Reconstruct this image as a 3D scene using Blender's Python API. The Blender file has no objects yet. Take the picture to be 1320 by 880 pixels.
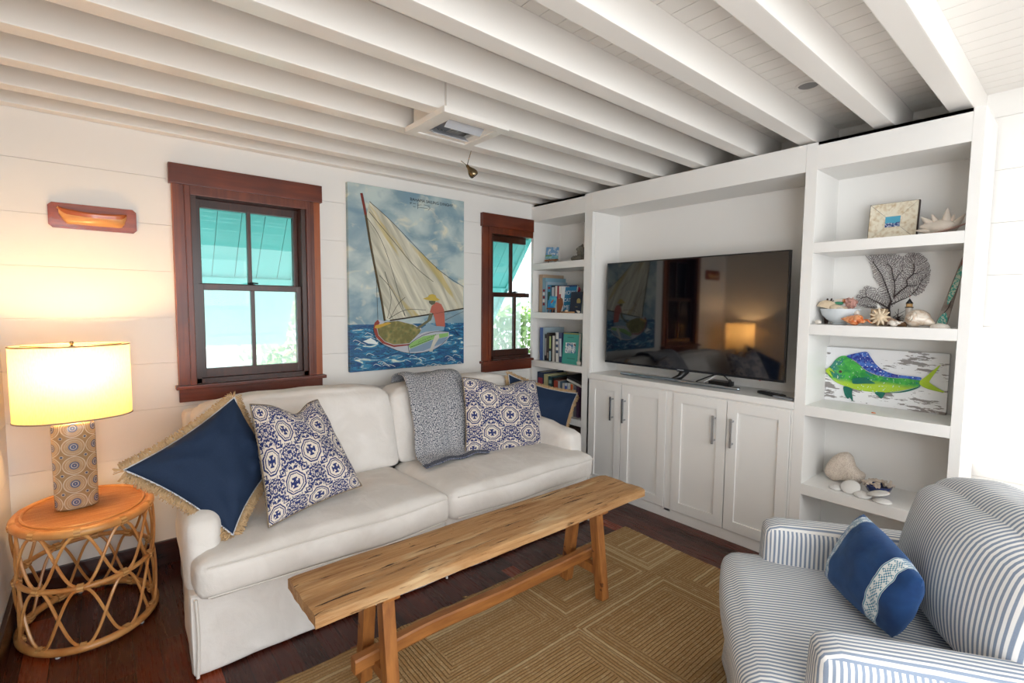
import bpy, bmesh, math, random
import numpy as np
from mathutils import Vector, Matrix, noise
random.seed(7)
C = bpy.context.scene.collection
PI = math.pi
V = Vector

# ------------------------------------------------------------------ camera
CAM = V((-2.79243, -3.09656, 1.36962)); FPX = 635.83
_pi, _ya, _ro = math.radians(4.12181), math.radians(39.94185), math.radians(0.50907)
FW = V((math.sin(_ya)*math.cos(_pi), math.cos(_ya)*math.cos(_pi), -math.sin(_pi)))
_r = V((math.cos(_ya), -math.sin(_ya), 0)); _u = _r.cross(FW)
RT = _r*math.cos(_ro) + _u*math.sin(_ro); UP = _u*math.cos(_ro) - _r*math.sin(_ro)
cam = bpy.data.cameras.new('camera'); camo = bpy.data.objects.new('camera', cam); C.objects.link(camo)
cam.sensor_width = 36; cam.lens = 36*FPX/1320; cam.clip_start = 0.02; cam.clip_end = 200
camo.matrix_world = Matrix.Translation(CAM) @ Matrix((RT, UP, -FW)).transposed().to_4x4()
bpy.context.scene.camera = camo

def ray(px, py, ax, val):
    """measured pixel -> point on the plane where the thing stands (axis ax at val)"""
    d = FW + RT*((px-660)/FPX) - UP*((py-440)/FPX)
    i = 'xyz'.index(ax)
    return CAM + d*((val-CAM[i])/d[i])

# ------------------------------------------------------------------ shader helpers
def lin(h):
    h = h.lstrip('#'); out = []
    for i in (0, 2, 4):
        c = int(h[i:i+2], 16)/255
        out.append(c/12.92 if c <= .04045 else ((c+.055)/1.055)**2.4)
    return (*out, 1)

class Ex:
    """tiny wrapper so node maths can be written as expressions"""
    def __init__(s, nt, sock): s.nt, s.s = nt, sock
    def op(s, o, *a):
        n = s.nt.nodes.new('ShaderNodeMath'); n.operation = o
        for i, x in enumerate((s,)+a):
            if isinstance(x, Ex): s.nt.links.new(x.s, n.inputs[i])
            else: n.inputs[i].default_value = x
        return Ex(s.nt, n.outputs[0])
    def __add__(s, o): return s.op('ADD', o)
    __radd__ = __add__
    def __mul__(s, o): return s.op('MULTIPLY', o)
    __rmul__ = __mul__
    def __sub__(s, o): return s.op('SUBTRACT', o)
    def __rsub__(s, o): return (s*-1)+o
    def __truediv__(s, o): return s.op('DIVIDE', o)
    def lt(s, o): return s.op('LESS_THAN', o)
    def gt(s, o): return s.op('GREATER_THAN', o)
    def fr(s): return s.op('FRACT')
    def fl(s): return s.op('FLOOR')
    def ab(s): return s.op('ABSOLUTE')
    def mx(s, o): return s.op('MAXIMUM', o)
    def mn(s, o): return s.op('MINIMUM', o)
    def sn(s): return s.op('SINE')
    def sq(s): return s.op('SQRT')
    def ramp(s, a, b, c=0., d=1.):
        n = s.nt.nodes.new('ShaderNodeMapRange'); s.nt.links.new(s.s, n.inputs[0])
        for i, x in enumerate((a, b, c, d)): n.inputs[i+1].default_value = x
        return Ex(s.nt, n.outputs[0])

class Mat:
    def __init__(s, name, rough=.5, metal=0., spec=None, coat=0.):
        s.m = bpy.data.materials.new(name); s.m.use_nodes = True; s.nt = s.m.node_tree
        s.b = s.nt.nodes['Principled BSDF']
        s.b.inputs['Roughness'].default_value = rough; s.b.inputs['Metallic'].default_value = metal
        if spec is not None: s.b.inputs['Specular IOR Level'].default_value = spec
        if coat: s.b.inputs['Coat Weight'].default_value = coat
    def co(s, kind='Object'):
        n = s.nt.nodes.new('ShaderNodeTexCoord'); return n.outputs[kind]
    def xyz(s, sock=None, kind='Object'):
        n = s.nt.nodes.new('ShaderNodeSeparateXYZ'); s.nt.links.new(sock or s.co(kind), n.inputs[0])
        return [Ex(s.nt, o) for o in n.outputs]
    def vec(s, x, y, z=0.):
        n = s.nt.nodes.new('ShaderNodeCombineXYZ')
        for i, q in enumerate((x, y, z)):
            if isinstance(q, Ex): s.nt.links.new(q.s, n.inputs[i])
            else: n.inputs[i].default_value = q
        return n.outputs[0]
    def noise(s, scale=5., detail=3., vec=None, rough=.5, dist=0.):
        n = s.nt.nodes.new('ShaderNodeTexNoise'); n.inputs['Scale'].default_value = scale
        n.inputs['Detail'].default_value = detail; n.inputs['Roughness'].default_value = rough
        n.inputs['Distortion'].default_value = dist
        s.nt.links.new(vec or s.co(), n.inputs['Vector']); return Ex(s.nt, n.outputs['Fac'])
    def vor(s, scale=5., vec=None, out='Distance'):
        n = s.nt.nodes.new('ShaderNodeTexVoronoi'); n.inputs['Scale'].default_value = scale
        s.nt.links.new(vec or s.co(), n.inputs['Vector']); return Ex(s.nt, n.outputs[out])
    def mix(s, f, a, b):
        n = s.nt.nodes.new('ShaderNodeMix'); n.data_type = 'RGBA'
        for i, q in ((0, f), (6, a), (7, b)):
            if isinstance(q, str): q = lin(q)
            if isinstance(q, Ex): s.nt.links.new(q.s, n.inputs[i])
            elif hasattr(q, 'is_linked'): s.nt.links.new(q, n.inputs[i])
            else: n.inputs[i].default_value = q
        return n.outputs[2]
    def color(s, c):
        if isinstance(c, str): c = lin(c)
        if hasattr(c, 'is_linked'): s.nt.links.new(c, s.b.inputs['Base Color'])
        else: s.b.inputs['Base Color'].default_value = c
        return s
    def bump(s, h, strength=.3, dist=.01):
        n = s.nt.nodes.new('ShaderNodeBump'); n.inputs['Strength'].default_value = strength
        n.inputs['Distance'].default_value = dist
        s.nt.links.new(h.s, n.inputs['Height']); s.nt.links.new(n.outputs[0], s.b.inputs['Normal']); return s
    def rough(s, e): s.nt.links.new(e.s, s.b.inputs['Roughness']); return s

def plain(name, c, rough=.5, metal=0., var=.06, scale=12., bump=0., bscale=60., coat=0., spec=None):
    m = Mat(name, rough, metal, spec, coat)
    c0 = lin(c); dk = tuple(x*(1-var*2) for x in c0[:3])+(1,)
    m.color(m.mix(m.noise(scale, 3), dk, c0) if var else c0)
    if bump: m.bump(m.noise(bscale, 4), bump, .004)
    return m.m

# ------------------------------------------------------------------ geometry helpers
def root_of(o):
    while o.parent: o = o.parent
    return o
def thing(name, label, cat, loc=(0, 0, 0), group=None):
    o = bpy.data.objects.new(name, None); C.objects.link(o); o.location = loc
    o.empty_display_size = .05; o['label'] = label; o['category'] = cat
    if group: o['group'] = group
    return o
def mk(name, bm, mat, parent=None, smooth=False, label=None, cat=None, group=None, kind=None, uv=None):
    """link a bmesh given in world coordinates as one object"""
    bm.verts.ensure_lookup_table()
    if parent: org = V(root_of(parent).location)
    else:
        xs = [v.co for v in bm.verts]
        lo = V((min(v.x for v in xs), min(v.y for v in xs), min(v.z for v in xs)))
        hi = V((max(v.x for v in xs), max(v.y for v in xs), 0))
        org = V(((lo.x+hi.x)/2, (lo.y+hi.y)/2, lo.z))
    if kind == 'structure': org = V((0, 0, 0))
    for v in bm.verts: v.co -= org
    bmesh.ops.recalc_face_normals(bm, faces=bm.faces)
    me = bpy.data.meshes.new(name); bm.to_mesh(me); bm.free()
    for mm in (mat if isinstance(mat, (list, tuple)) else [mat]): me.materials.append(mm)
    if smooth:
        for p in me.polygons: p.use_smooth = True
        try: me.set_sharp_from_angle(angle=math.radians(smooth if smooth is not True else 50))
        except Exception: pass
    o = bpy.data.objects.new(name, me); C.objects.link(o)
    if parent: o.parent = parent
    else: o.location = org
    if label: o['label'] = label
    if cat: o['category'] = cat
    if group: o['group'] = group
    if kind: o['kind'] = kind
    return o
B = bmesh.new
def box(bm, x0, x1, y0, y1, z0, z1, bev=0., mi=0, xf=None):
    vs = [bm.verts.new((x, y, z)) for x in (x0, x1) for y in (y0, y1) for z in (z0, z1)]
    fs = []
    for q in ((0, 1, 3, 2), (4, 6, 7, 5), (0, 4, 5, 1), (2, 3, 7, 6), (0, 2, 6, 4), (1, 5, 7, 3)):
        f = bm.faces.new([vs[i] for i in q]); f.material_index = mi; fs.append(f)
    if bev:
        es = list({e for f in fs for e in f.edges})
        r = bmesh.ops.bevel(bm, geom=es, offset=bev, segments=2, affect='EDGES', profile=.7)
        vs = list({v for f in r['faces'] for v in f.verts} | {v for v in vs if v.is_valid})
        for f in r['faces']: f.material_index = mi
    if xf is not None:
        for v in vs: v.co = xf @ v.co
    return bm
def tube(bm, pts, r, n=8, closed=False, mi=0, taper=None, flat=None):
    pts = [V(p) for p in pts]; N = len(pts); rings = []; prev = None
    for i, p in enumerate(pts):
        a = pts[(i-1) % N] if (closed or i > 0) else p
        b = pts[(i+1) % N] if (closed or i < N-1) else p
        t = (b-a)
        if t.length < 1e-9: t = V((0, 0, 1))
        t.normalize()
        if prev is None:
            k = V((0, 0, 1)) if abs(t.z) < .9 else V((1, 0, 0)); k = (k - t*k.dot(t)).normalized()
        else:
            k = prev - t*prev.dot(t)
            k = k.normalized() if k.length > 1e-6 else V((1, 0, 0))
        prev = k; l = t.cross(k)
        rr = r if taper is None else r*taper(i/(N-1))
        if isinstance(r, (list, tuple)): rr = r[i]
        rings.append([bm.verts.new(p + k*(rr*math.cos(2*PI*j/n)) + l*(rr*math.sin(2*PI*j/n)*(flat or 1))) for j in range(n)])
    for i in range(N if closed else N-1):
        A, Bq = rings[i], rings[(i+1) % N]
        for j in range(n):
            f = bm.faces.new((A[j], A[(j+1) % n], Bq[(j+1) % n], Bq[j])); f.material_index = mi; f.smooth = True
    if not closed:
        for R, rev in ((rings[0], True), (rings[-1], False)):
            f = bm.faces.new(list(reversed(R)) if rev else R); f.material_index = mi
    return bm
def lathe(bm, prof, c=(0, 0, 0), n=32, ex=1., ey=1., mi=0, power=2., xf=None, capb=True, capt=True):
    """prof: (radius, z) list about a vertical axis; power>2 squares the section"""
    rings = []
    for r, z in prof:
        R = []
        for j in range(n):
            a = 2*PI*j/n; ca, sa = math.cos(a), math.sin(a)
            k = (abs(ca)**power + abs(sa)**power)**(-1/power)
            p = V((r*k*ca*ex, r*k*sa*ey, z))
            if xf is not None: p = xf @ p
            R.append(bm.verts.new(p + V(c)))
        rings.append(R)
    for A, Bq in zip(rings, rings[1:]):
        for j in range(n):
            f = bm.faces.new((A[j], A[(j+1) % n], Bq[(j+1) % n], Bq[j])); f.material_index = mi; f.smooth = True
    if capb: bm.faces.new(list(reversed(rings[0]))).material_index = mi
    if capt: bm.faces.new(rings[-1]).material_index = mi
    return bm
def prism(bm, pts, d, mi=0):
    """polygon given as 3-D points, thickened by vector d"""
    a = [bm.verts.new(V(p)) for p in pts]; b = [bm.verts.new(V(p)+V(d)) for p in pts]; n = len(a)
    fs = [bm.faces.new(a), bm.faces.new(list(reversed(b)))]
    for i in range(n): fs.append(bm.faces.new((a[i], b[i], b[(i+1) % n], a[(i+1) % n])))
    for f in fs: f.material_index = mi
    return bm
def soft(bm, c, h, r, bulge=(0, 0, 0), cuts=12, amp=0., freq=6., seed=0., xf=None, power=1., fn=None, uvf=None, mi=0):
    """upholstered block: centre c, half sizes h, edge radius r, crown bulge per axis"""
    t = B(); bmesh.ops.create_cube(t, size=2)
    bmesh.ops.subdivide_edges(t, edges=t.edges[:], cuts=cuts, use_grid_fill=True)
    h = V(h); uvs = []
    for v in t.verts:
        u = v.co.copy()
        p = V((u.x*h.x, u.y*h.y, u.z*h.z))
        q = V([max(-(h[i]-r), min(h[i]-r, p[i])) for i in range(3)])
        d = p-q
        if d.length > 1e-9: p = q + d.normalized()*r
        nrm = d.normalized() if d.length > 1e-9 else V((0, 0, 1))
        for i in range(3):
            j, k = (i+1) % 3, (i+2) % 3
            w = (1-abs(u[j])**2.2)*(1-abs(u[k])**2.2)
            p[i] += bulge[i]*w*nrm[i] if abs(nrm[i]) > .01 else 0
        if amp:
            p += nrm*amp*noise.noise(V((p.x*freq+seed, p.y*freq, p.z*freq)))
        if fn: p = fn(p, u)
        uvs.append((p.copy(), nrm)); v.co = p
    idx = {v: i for i, v in enumerate(t.verts)}
    uvl = bm.loops.layers.uv.verify() if uvf else None
    out = []
    for p, nrm in uvs:
        w = p + V(c); out.append(bm.verts.new(xf @ w if xf is not None else w))
    for f in t.faces:
        nf = bm.faces.new([out[idx[v]] for v in f.verts]); nf.smooth = True; nf.material_index = mi
        if uvf:
            fn_ = V((0, 0, 0))
            for v in f.verts: fn_ += uvs[idx[v]][1]
            fn_.normalize()
            for l, v in zip(nf.loops, f.verts): l[uvl].uv = uvf(uvs[idx[v]][0] + V(c), fn_)
    t.free(); return bm
def catmull(pts, k=6, closed=False):
    pts = [V(p) for p in pts]; out = []; n = len(pts)
    for i in range(n if closed else n-1):
        p0 = pts[(i-1) % n] if closed or i > 0 else pts[0]
        p1, p2 = pts[i], pts[(i+1) % n]
        p3 = pts[(i+2) % n] if closed or i+2 < n else pts[-1]
        for j in range(k):
            t = j/k
            out.append(.5*((2*p1)+(p2-p0)*t+(2*p0-5*p1+4*p2-p3)*t*t+(3*p1-p0-3*p2+p3)*t**3))
    if not closed: out.append(pts[-1])
    return out
_txt = {}
def text(bm, s, size, o, ux, uy, depth=.0006, mi=0):
    """raised lettering: left end of the baseline at o, running along ux, up along uy"""
    cu = bpy.data.curves.new('t', 'FONT'); cu.body = s; cu.size = size; cu.extrude = depth/2; cu.resolution_u = 2
    ob = bpy.data.objects.new('t', cu); C.objects.link(ob)
    me = bpy.data.meshes.new_from_object(ob.evaluated_get(bpy.context.evaluated_depsgraph_get()))
    C.objects.unlink(ob)
    ux, uy = V(ux).normalized(), V(uy).normalized(); uz = ux.cross(uy)
    M = Matrix((ux, uy, uz)).transposed().to_4x4(); M.translation = V(o)
    vs = [bm.verts.new(M @ v.co) for v in me.vertices]
    for p in me.polygons:
        try: bm.faces.new([vs[i] for i in p.vertices]).material_index = mi
        except ValueError: pass
    bpy.data.objects.remove(ob); return bm

# ------------------------------------------------------------------ materials
WALL = plain('painted_wall', '#ece9e4', .55, var=.01)
m = Mat('ceiling_paint', .42); m.color('#e9e5df'); CEIL = m.m
m = Mat('beam_paint', .28); m.color('#e9e5df').bump(m.noise(30, 3), .05, .003); BEAM = m.m
TRIMW = plain('cabinet_paint', '#eceae6', .34, var=.008)
m = Mat('floor_boards', .2, spec=.35)
x, y, z = m.xyz()
row = (x/.083).fl(); off = (row*12.9898).sn()*43.7
yy = y/1.15 + off; cell = yy.fl()
rnd = ((row*12.9898 + cell*78.233).sn()*437.585).fr()
gap = ((x/.083).fr()-.5).ab().gt(.485).mx((yy.fr()-.5).ab().gt(.4985))
grain = m.noise(3, 6, m.vec(x*28, y*1.6, rnd*9), .65)
c = m.mix(rnd, '#2a0f08', '#64240f'); c = m.mix(grain.ramp(.35, .75), c, '#3c150a')
c = m.mix((rnd.gt(.82))*grain, c, '#9a4420'); c = m.mix(gap, c, '#120604')
m.color(c).bump(gap*-1., .3, .002).rough(grain.ramp(0, 1, .2, .36)); FLOOR = m.m

def wood(name, a, b, axis=0, rough=.4, coat=0., scale=1., dark=None, bump=.1):
    m = Mat(name, rough, coat=coat); q = m.xyz(); s = [40*scale]*3; s[axis] = 2.5*scale
    g = m.noise(1, 6, m.vec(q[0]*s[0], q[1]*s[1], q[2]*s[2]), .6, .4)
    c = m.mix(g.ramp(.3, .7), a, b)
    if dark: c = m.mix(m.noise(3, 3).ramp(.45, .7), c, dark)
    m.color(c).bump(g, bump, .003); return m.m
MAHO = wood('window_wood', '#52200f', '#7c3818', 2, .32, dark='#4a1c10')
MAHOX = wood('window_wood_across', '#52200f', '#78341a', 0, .32, dark='#4a1c10')
MAHOL = wood('window_casing_edge', '#8a431b', '#a85a26', 2, .35)  # lighter copy of the casing wood, orange light put into the colour
DKW = wood('sash_wood', '#2c130c', '#45200f', 2, .3)
BASEB = wood('baseboard_wood', '#2c120a', '#431c10', 0, .25)
TEAL = plain('shutter_paint', '#62d2cd', .5, var=.03)
PLAQ = wood('plaque_wood', '#7a2c12', '#a4441c', 0, .25, coat=.4)
HULLW = wood('hull_wood', '#c98a52', '#e0a868', 0, .3, coat=.4)
HULLD = wood('hull_wood_dark', '#a8481c', '#c66a30', 0, .25, coat=.5)
STEEL = plain('brushed_steel', '#b9bcc2', .22, 1., .04)
CHROME = plain('chrome', '#9aa4ac', .12, 1., .02)
BRASS = plain('aged_brass', '#8d7d62', .25, 1., .05)
BLACK = plain('black_plastic', '#141416', .35, var=.03)
BLACKG = Mat('tv_glass', .045, spec=.9); BLACKG.b.inputs['IOR'].default_value = 1.6; BLACKG.color('#04050a'); BLACKG = BLACKG.m
DARKHOLE = plain('vent_inside', '#30302e', .8)
GREYP = plain('grey_plastic', '#8f9196', .4, var=.03)
JUTE = '#b08a55'

def glass(name):
    m = bpy.data.materials.new(name); m.use_nodes = True; nt = m.node_tree; nt.nodes.clear()
    o = nt.nodes.new('ShaderNodeOutputMaterial'); mx = nt.nodes.new('ShaderNodeMixShader')
    t = nt.nodes.new('ShaderNodeBsdfTransparent'); g = nt.nodes.new('ShaderNodeBsdfGlossy'); g.inputs['Roughness'].default_value = .02
    f = nt.nodes.new('ShaderNodeFresnel'); f.inputs[0].default_value = 1.45
    nt.links.new(f.outputs[0], mx.inputs[0]); nt.links.new(t.outputs[0], mx.inputs[1]); nt.links.new(g.outputs[0], mx.inputs[2])
    nt.links.new(mx.outputs[0], o.inputs[0]); return m
GLASS = glass('window_glass')
def screenmat():
    m = bpy.data.materials.new('insect_screen'); m.use_nodes = True; nt = m.node_tree; nt.nodes.clear()
    o = nt.nodes.new('ShaderNodeOutputMaterial'); mx = nt.nodes.new('ShaderNodeMixShader'); mx.inputs[0].default_value = .30
    t = nt.nodes.new('ShaderNodeBsdfTransparent'); g = nt.nodes.new('ShaderNodeBsdfTranslucent'); g.inputs[0].default_value = (.9, .93, .95, 1)
    nt.links.new(t.outputs[0], mx.inputs[1]); nt.links.new(g.outputs[0], mx.inputs[2]); nt.links.new(mx.outputs[0], o.inputs[0]); return m
SCREEN = screenmat()

# ------------------------------------------------------------------ room shell
XL, XR, YF, ZC = -3.13, .35, -4.65, 2.345
S = dict(kind='structure')
bm = B(); box(bm, XL-.15, XR+.15, YF-.15, .15, -.1, 0); mk('floor', bm, FLOOR, **S)
bm = B(); box(bm, XL-.15, XR+.15, YF-.15, .15, ZC+.012, ZC+.08)
xx = -1.532 - .0815*21
while xx < XR:
    box(bm, max(xx+.0013, XL), min(xx+.0815-.0013, XR), YF, 0, ZC, ZC+.013); xx += .0815
mk('ceiling', bm, CEIL, **S)
# wall boards: real seams between painted planks
SEAMS = [.12, .355, .59, .825, 1.06, 1.295, 1.53, 1.765, 2.0, 2.235]
def wallboards(bm, plane, a0, a1, holes, inner, outer, z0=0, z1=ZC+.02):
    """boarded wall; plane 'x' or 'y', from a0 to a1 along it, holes = (a0,a1,z0,z1)"""
    zs = [z0]+[s for s in SEAMS if z0 < s < z1]+[z1]
    for za, zb in zip(zs, zs[1:]):
        cuts = sorted({za, zb} | {h[k] for h in holes for k in (2, 3) if za < h[k] < zb})
        for ca, cb in zip(cuts, cuts[1:]):
            segs = [(a0, a1)]
            for h in holes:
                if ca >= h[2]-1e-6 and cb <= h[3]+1e-6:
                    ns = []
                    for s0, s1 in segs:
                        if h[0] > s0: ns.append((s0, min(s1, h[0])))
                        if h[1] < s1: ns.append((max(s0, h[1]), s1))
                    segs = ns
            lo = ca+(.0007 if ca == za else 0); hi = cb-(.0007 if cb == zb else 0)
            for s0, s1 in segs:
                if s1-s0 < 1e-4: continue
                i0, i1 = sorted((inner, inner+(outer-inner)*.1)); k0, k1 = sorted((inner+(outer-inner)*.08, outer))
                if plane == 'y': box(bm, s0, s1, i0, i1, lo, hi); box(bm, s0, s1, k0, k1, ca, cb)
                else: box(bm, i0, i1, s0, s1, lo, hi); box(bm, k0, k1, s0, s1, ca, cb)
W1 = (-2.41, -1.815, .955, 1.955); W2 = (-.435, .30, .955, 1.955)
bm = B(); wallboards(bm, 'y', XL-.15, XR+.15, [W1, W2], 0, .13); mk('wall_back', bm, WALL, **S)
bm = B(); wallboards(bm, 'x', YF-.15, 0, [], XL, XL-.15); mk('wall_left', bm, WALL, **S)
bm = B(); wallboards(bm, 'x', YF-.15, .0, [], XR, XR+.15); mk('wall_right', bm, WALL, **S)
W3 = (-2.86, -1.15, 1.34, 1.98)
bm = B(); wallboards(bm, 'y', XL-.15, XR+.15, [W3], YF, YF-.12); mk('wall_front', bm, WALL, **S)
bm = B(); box(bm, XL+.0, 0, -.018, 0, 0, .125, .003); mk('baseboard_back', bm, BASEB, **S)
bm = B(); box(bm, XL, XL+.018, YF, -.018, 0, .125, .003); mk('baseboard_left', bm, BASEB, **S)
bm = B(); box(bm, XR-.018, XR, YF, -2.76, 0, .125, .003); mk('baseboard_right', bm, BASEB, **S)
# ceiling beams
by = [-.003-.03, -.27, -.562, -.868, -1.178, -1.485, -1.778, -2.072, -2.395, -2.661, -3.0, -3.32, -3.64, -3.96, -4.28, -4.55]
for i, yc in enumerate(by):
    if -3.1 < yc < -2.9: continue
    w = .039 if i else .03
    bm = B(); box(bm, XL, XR, yc-w, yc+w, 2.212, ZC, .004)
    mk('trim_%d' % (i+1), bm, BEAM, **S)

# ------------------------------------------------------------------ windows
def window(n, xa, xb, head, sill_x, muntin=True, cut=None):
    """double-hung window: xa..xb glass, casing around it, optional cut at a right limit"""
    R = cut if cut is not None else 9
    w = bpy.data.objects.new('window_%d' % n, None); C.objects.link(w); w.location = ((xa+min(xb, R))/2, 0, .94); w['kind'] = 'structure'
    cl = lambda v: min(v, R)
    ca, cb = xa-.11, xb+.11
    bm = B()
    box(bm, ca, xa-.035, -.022, 0, .935, 1.985, .003)
    box(bm, xa-.058, xa-.03, -.03, 0, .935, 1.985, .004)
    if cb < R:
        box(bm, xb+.035, cb, -.022, 0, .935, 1.985, .003); box(bm, xb+.03, xb+.058, -.03, 0, .935, 1.985, .004)
    box(bm, xa-.06, cl(xb+.06), -.028, 0, 1.93, 1.99, .003)
    mk('casing', bm, MAHO, w)
    bm = B(); box(bm, ca-.012, cl(cb+.012), -.038, 0, 1.978, 2.078, .003); mk('head_casing', bm, MAHOX, w)
    bm = B(); box(bm, ca-.015, cl(cb+.015), -.055, .03, .918, .938, .004); box(bm, ca, cl(cb), -.024, 0, .848, .92, .003)
    mk('sill', bm, MAHOX, w)
    if cb < R:
        bm = B(); box(bm, ca-.001, ca+.004, -.0225, 0, .94, 1.978); box(bm, cb-.034, cb+.001, -.0235, 0, .94, 1.978); mk('casing_edge', bm, MAHOL, w)  # strips coloured as the orange-lit part of the casing
    # jamb box through the wall
    bm = B(); j = .03
    box(bm, xa-.035, xa-.005, -.012, .13, .94, 1.95)
    if xb+.005 < R: box(bm, xb+.005, xb+.035, -.012, .13, .94, 1.95)
    box(bm, xa-.035, cl(xb+.035), -.012, .13, 1.93, 1.955); box(bm, xa-.035, cl(xb+.035), -.012, .15, .94, .965)
    mk('jamb', bm, DKW, w)
    xm = (xa+xb)/2
    for nm, y0, z0, z1, br, tr in (('lower_sash', .012, .965, 1.475, .05, .034), ('upper_sash', .062, 1.445, 1.93, .034, .045)):
        bm = B(); y1 = y0+.036; st = .022
        box(bm, xa-.005, xa+st, y0, y1, z0, z1, .003)
        if xb-st < R: box(bm, xb-st, cl(xb+.005), y0, y1, z0, z1, .003)
        box(bm, xa, cl(xb), y0+.001, y1-.001, z0, z0+br, .003); box(bm, xa, cl(xb), y0+.001, y1-.001, z1-tr, z1, .003)
        if muntin: box(bm, xm-.010, xm+.010, y0+.002, y1-.006, z0+br-.003, z1-tr+.003, .003)
        s = mk(nm, bm, DKW, w)
        bm = B(); box(bm, xa+.01, cl(xb-.01), y0+.016, y0+.020, z0+.02, z1-.02); mk('pane', bm, GLASS, s)
    bm = B(); lathe(bm, [(.014, 0), (.014, .004), (.006, .006), (.006, .012)], (xm, .02, 1.475), 12)
    tube(bm, [(xm-.025, .018, 1.482), (xm, .02, 1.487), (xm+.03, .02, 1.484)], .004, 6); box(bm, xm-.018, xm+.018, .03, .05, 1.475, 1.481, .002)
    mk('sash_lock', bm, BLACK, w)
    bm = B(); box(bm, xa, cl(xb), .118, .1195, .965, 1.46); mk('insect_screen', bm, SCREEN, w)
    return w
window(1, -2.375, -1.855, 0, 0)
window(2, -.405, .09, 0, 0, cut=-.004)
# unseen opening behind the photographer, placed and sized to aim the sun beam
w3 = bpy.data.objects.new('window_3', None); C.objects.link(w3); w3.location = (-1.94, YF, 1.34); w3['kind'] = 'structure'
bm = B()
for a in ((-2.92, -2.86, 1.28, 2.04), (-1.15, -1.09, 1.28, 2.04)): box(bm, a[0], a[1], YF-.01, YF+.02, a[2], a[3], .003)
box(bm, -2.92, -1.09, YF-.01, YF+.02, 1.98, 2.04, .003); box(bm, -2.94, -1.07, YF-.01, YF+.035, 1.28, 1.34, .003)
mk('casing', bm, MAHO, w3)

# shutters outside
def shutter(xa, xb, label):
    t = thing('window_shutter', label, 'shutter', ((xa+xb)/2, .15, 2.0), 'teal shutters outside the windows')
    ang = math.atan2(.97, .72); L = math.hypot(.97, .72)
    X = Matrix.Translation((0, .17, 2.04)) @ Matrix.Rotation(-(PI/2-math.atan2(.72, .97)) , 4, 'X')
    # local y runs down the board
    def P(y_, z_): return None
    bm = B(); n = 7; wd = (xb-xa)/n
    dirv = V((0, .72, -.97)).normalized(); nv = V((0, .97, .72)).normalized()
    o = V((0, .17, 2.04))
    def slab(bm, x0, x1, s0, s1, t0, t1):
        M = Matrix(((1, 0, 0), (0, dirv.y, nv.y), (0, dirv.z, nv.z))).to_4x4(); M.translation = o
        box(bm, x0, x1, s0, s1, t0, t1, 0, 0, M)
    for i in range(n): slab(bm, xa+i*wd+.0018, xa+(i+1)*wd-.0018, 0, L, 0, .02)
    slab(bm, xa, xb, 0, L, .012, .016)
    mk('boards', bm, TEAL, t)
    bm = B()
    for s0 in (.1, .62, L-.1): slab(bm, xa+.01, xb-.01, s0, s0+.055, -.016, 0)
    slab(bm, xa, xa+.04, 0, L, -.016, 0); slab(bm, xb-.04, xb, 0, L, -.016, 0)
    mk('battens', bm, TEAL, t)
    bm = B(); e = o + dirv*L
    tube(bm, [(xa+.05, .14, 1.25), (xa+.05, e.y-.1, e.z+.14)], .009, 8); mk('prop_rod', bm, TEAL, t)
    bm = B(); box(bm, xa, xb, .131, .185, 2.03, 2.06, .003); mk('hinge', bm, TEAL, t)
shutter(-2.62, -1.72, 'teal boarded shutter propped open outside the wide window behind the sofa')
shutter(-.62, .20, 'teal boarded shutter propped open outside the narrow window beside the bookcase')
# ground and greenery outside
GROUND = plain('pale_paving', '#e8e6df', .8, var=.03)
bm = B(); box(bm, -14, 14, .16, 22, -.3, -.1); mk('trim_18', bm, GROUND, **S)
def bush(cx, cy, cz, R, n, seed, label):
    rr = random.Random(seed); bm = B()
    for i in range(n):
        d = V((rr.gauss(0, 1), rr.gauss(0, 1), rr.gauss(0, 1))).normalized()*R*rr.uniform(.55, 1)
        p = V((cx, cy, cz)) + V((d.x, d.y*.7, d.z*.8)); a = V((rr.gauss(0, 1), rr.gauss(0, 1), rr.gauss(0, 1))).normalized()
        b_ = a.cross(V((rr.gauss(0, 1), rr.gauss(0, 1), rr.gauss(0, 1)))).normalized(); s = rr.uniform(.05, .09)
        vs = [bm.verts.new(p+a*s), bm.verts.new(p+b_*s*.45+a*s*.2), bm.verts.new(p-a*s), bm.verts.new(p-b_*s*.45+a*s*.2)]
        bm.faces.new(vs)
    t = thing('garden_bush', label, 'bush', (cx, cy, -.1))
    mk('foliage', bm, plain('leaves_%d' % seed, '#8dbb62', .6, var=.25, scale=4), t)
    bm = B()
    for i in range(5):
        a = i*1.3; tube(bm, [(cx, cy, -.1), (cx+.1*math.cos(a), cy+.1*math.sin(a), cz*.5), (cx+.5*R*math.cos(a), cy+.4*R*math.sin(a), cz+.2*R)], .02, 6, taper=lambda q: 1-.6*q)
    mk('stem', bm, plain('bark_%d' % seed, '#6b5236', .8), t)
bush(-2.35, 2.6, .40, .55, 900, 3, 'low leafy green bush outside below the wide window')
bush(-.55, 3.9, .9, .95, 1400, 4, 'leafy green shrub seen at the right edge of the wide window')
bush(3.0, 3.6, .75, .9, 1300, 5, 'pale green shrub outside the narrow window')

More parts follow.
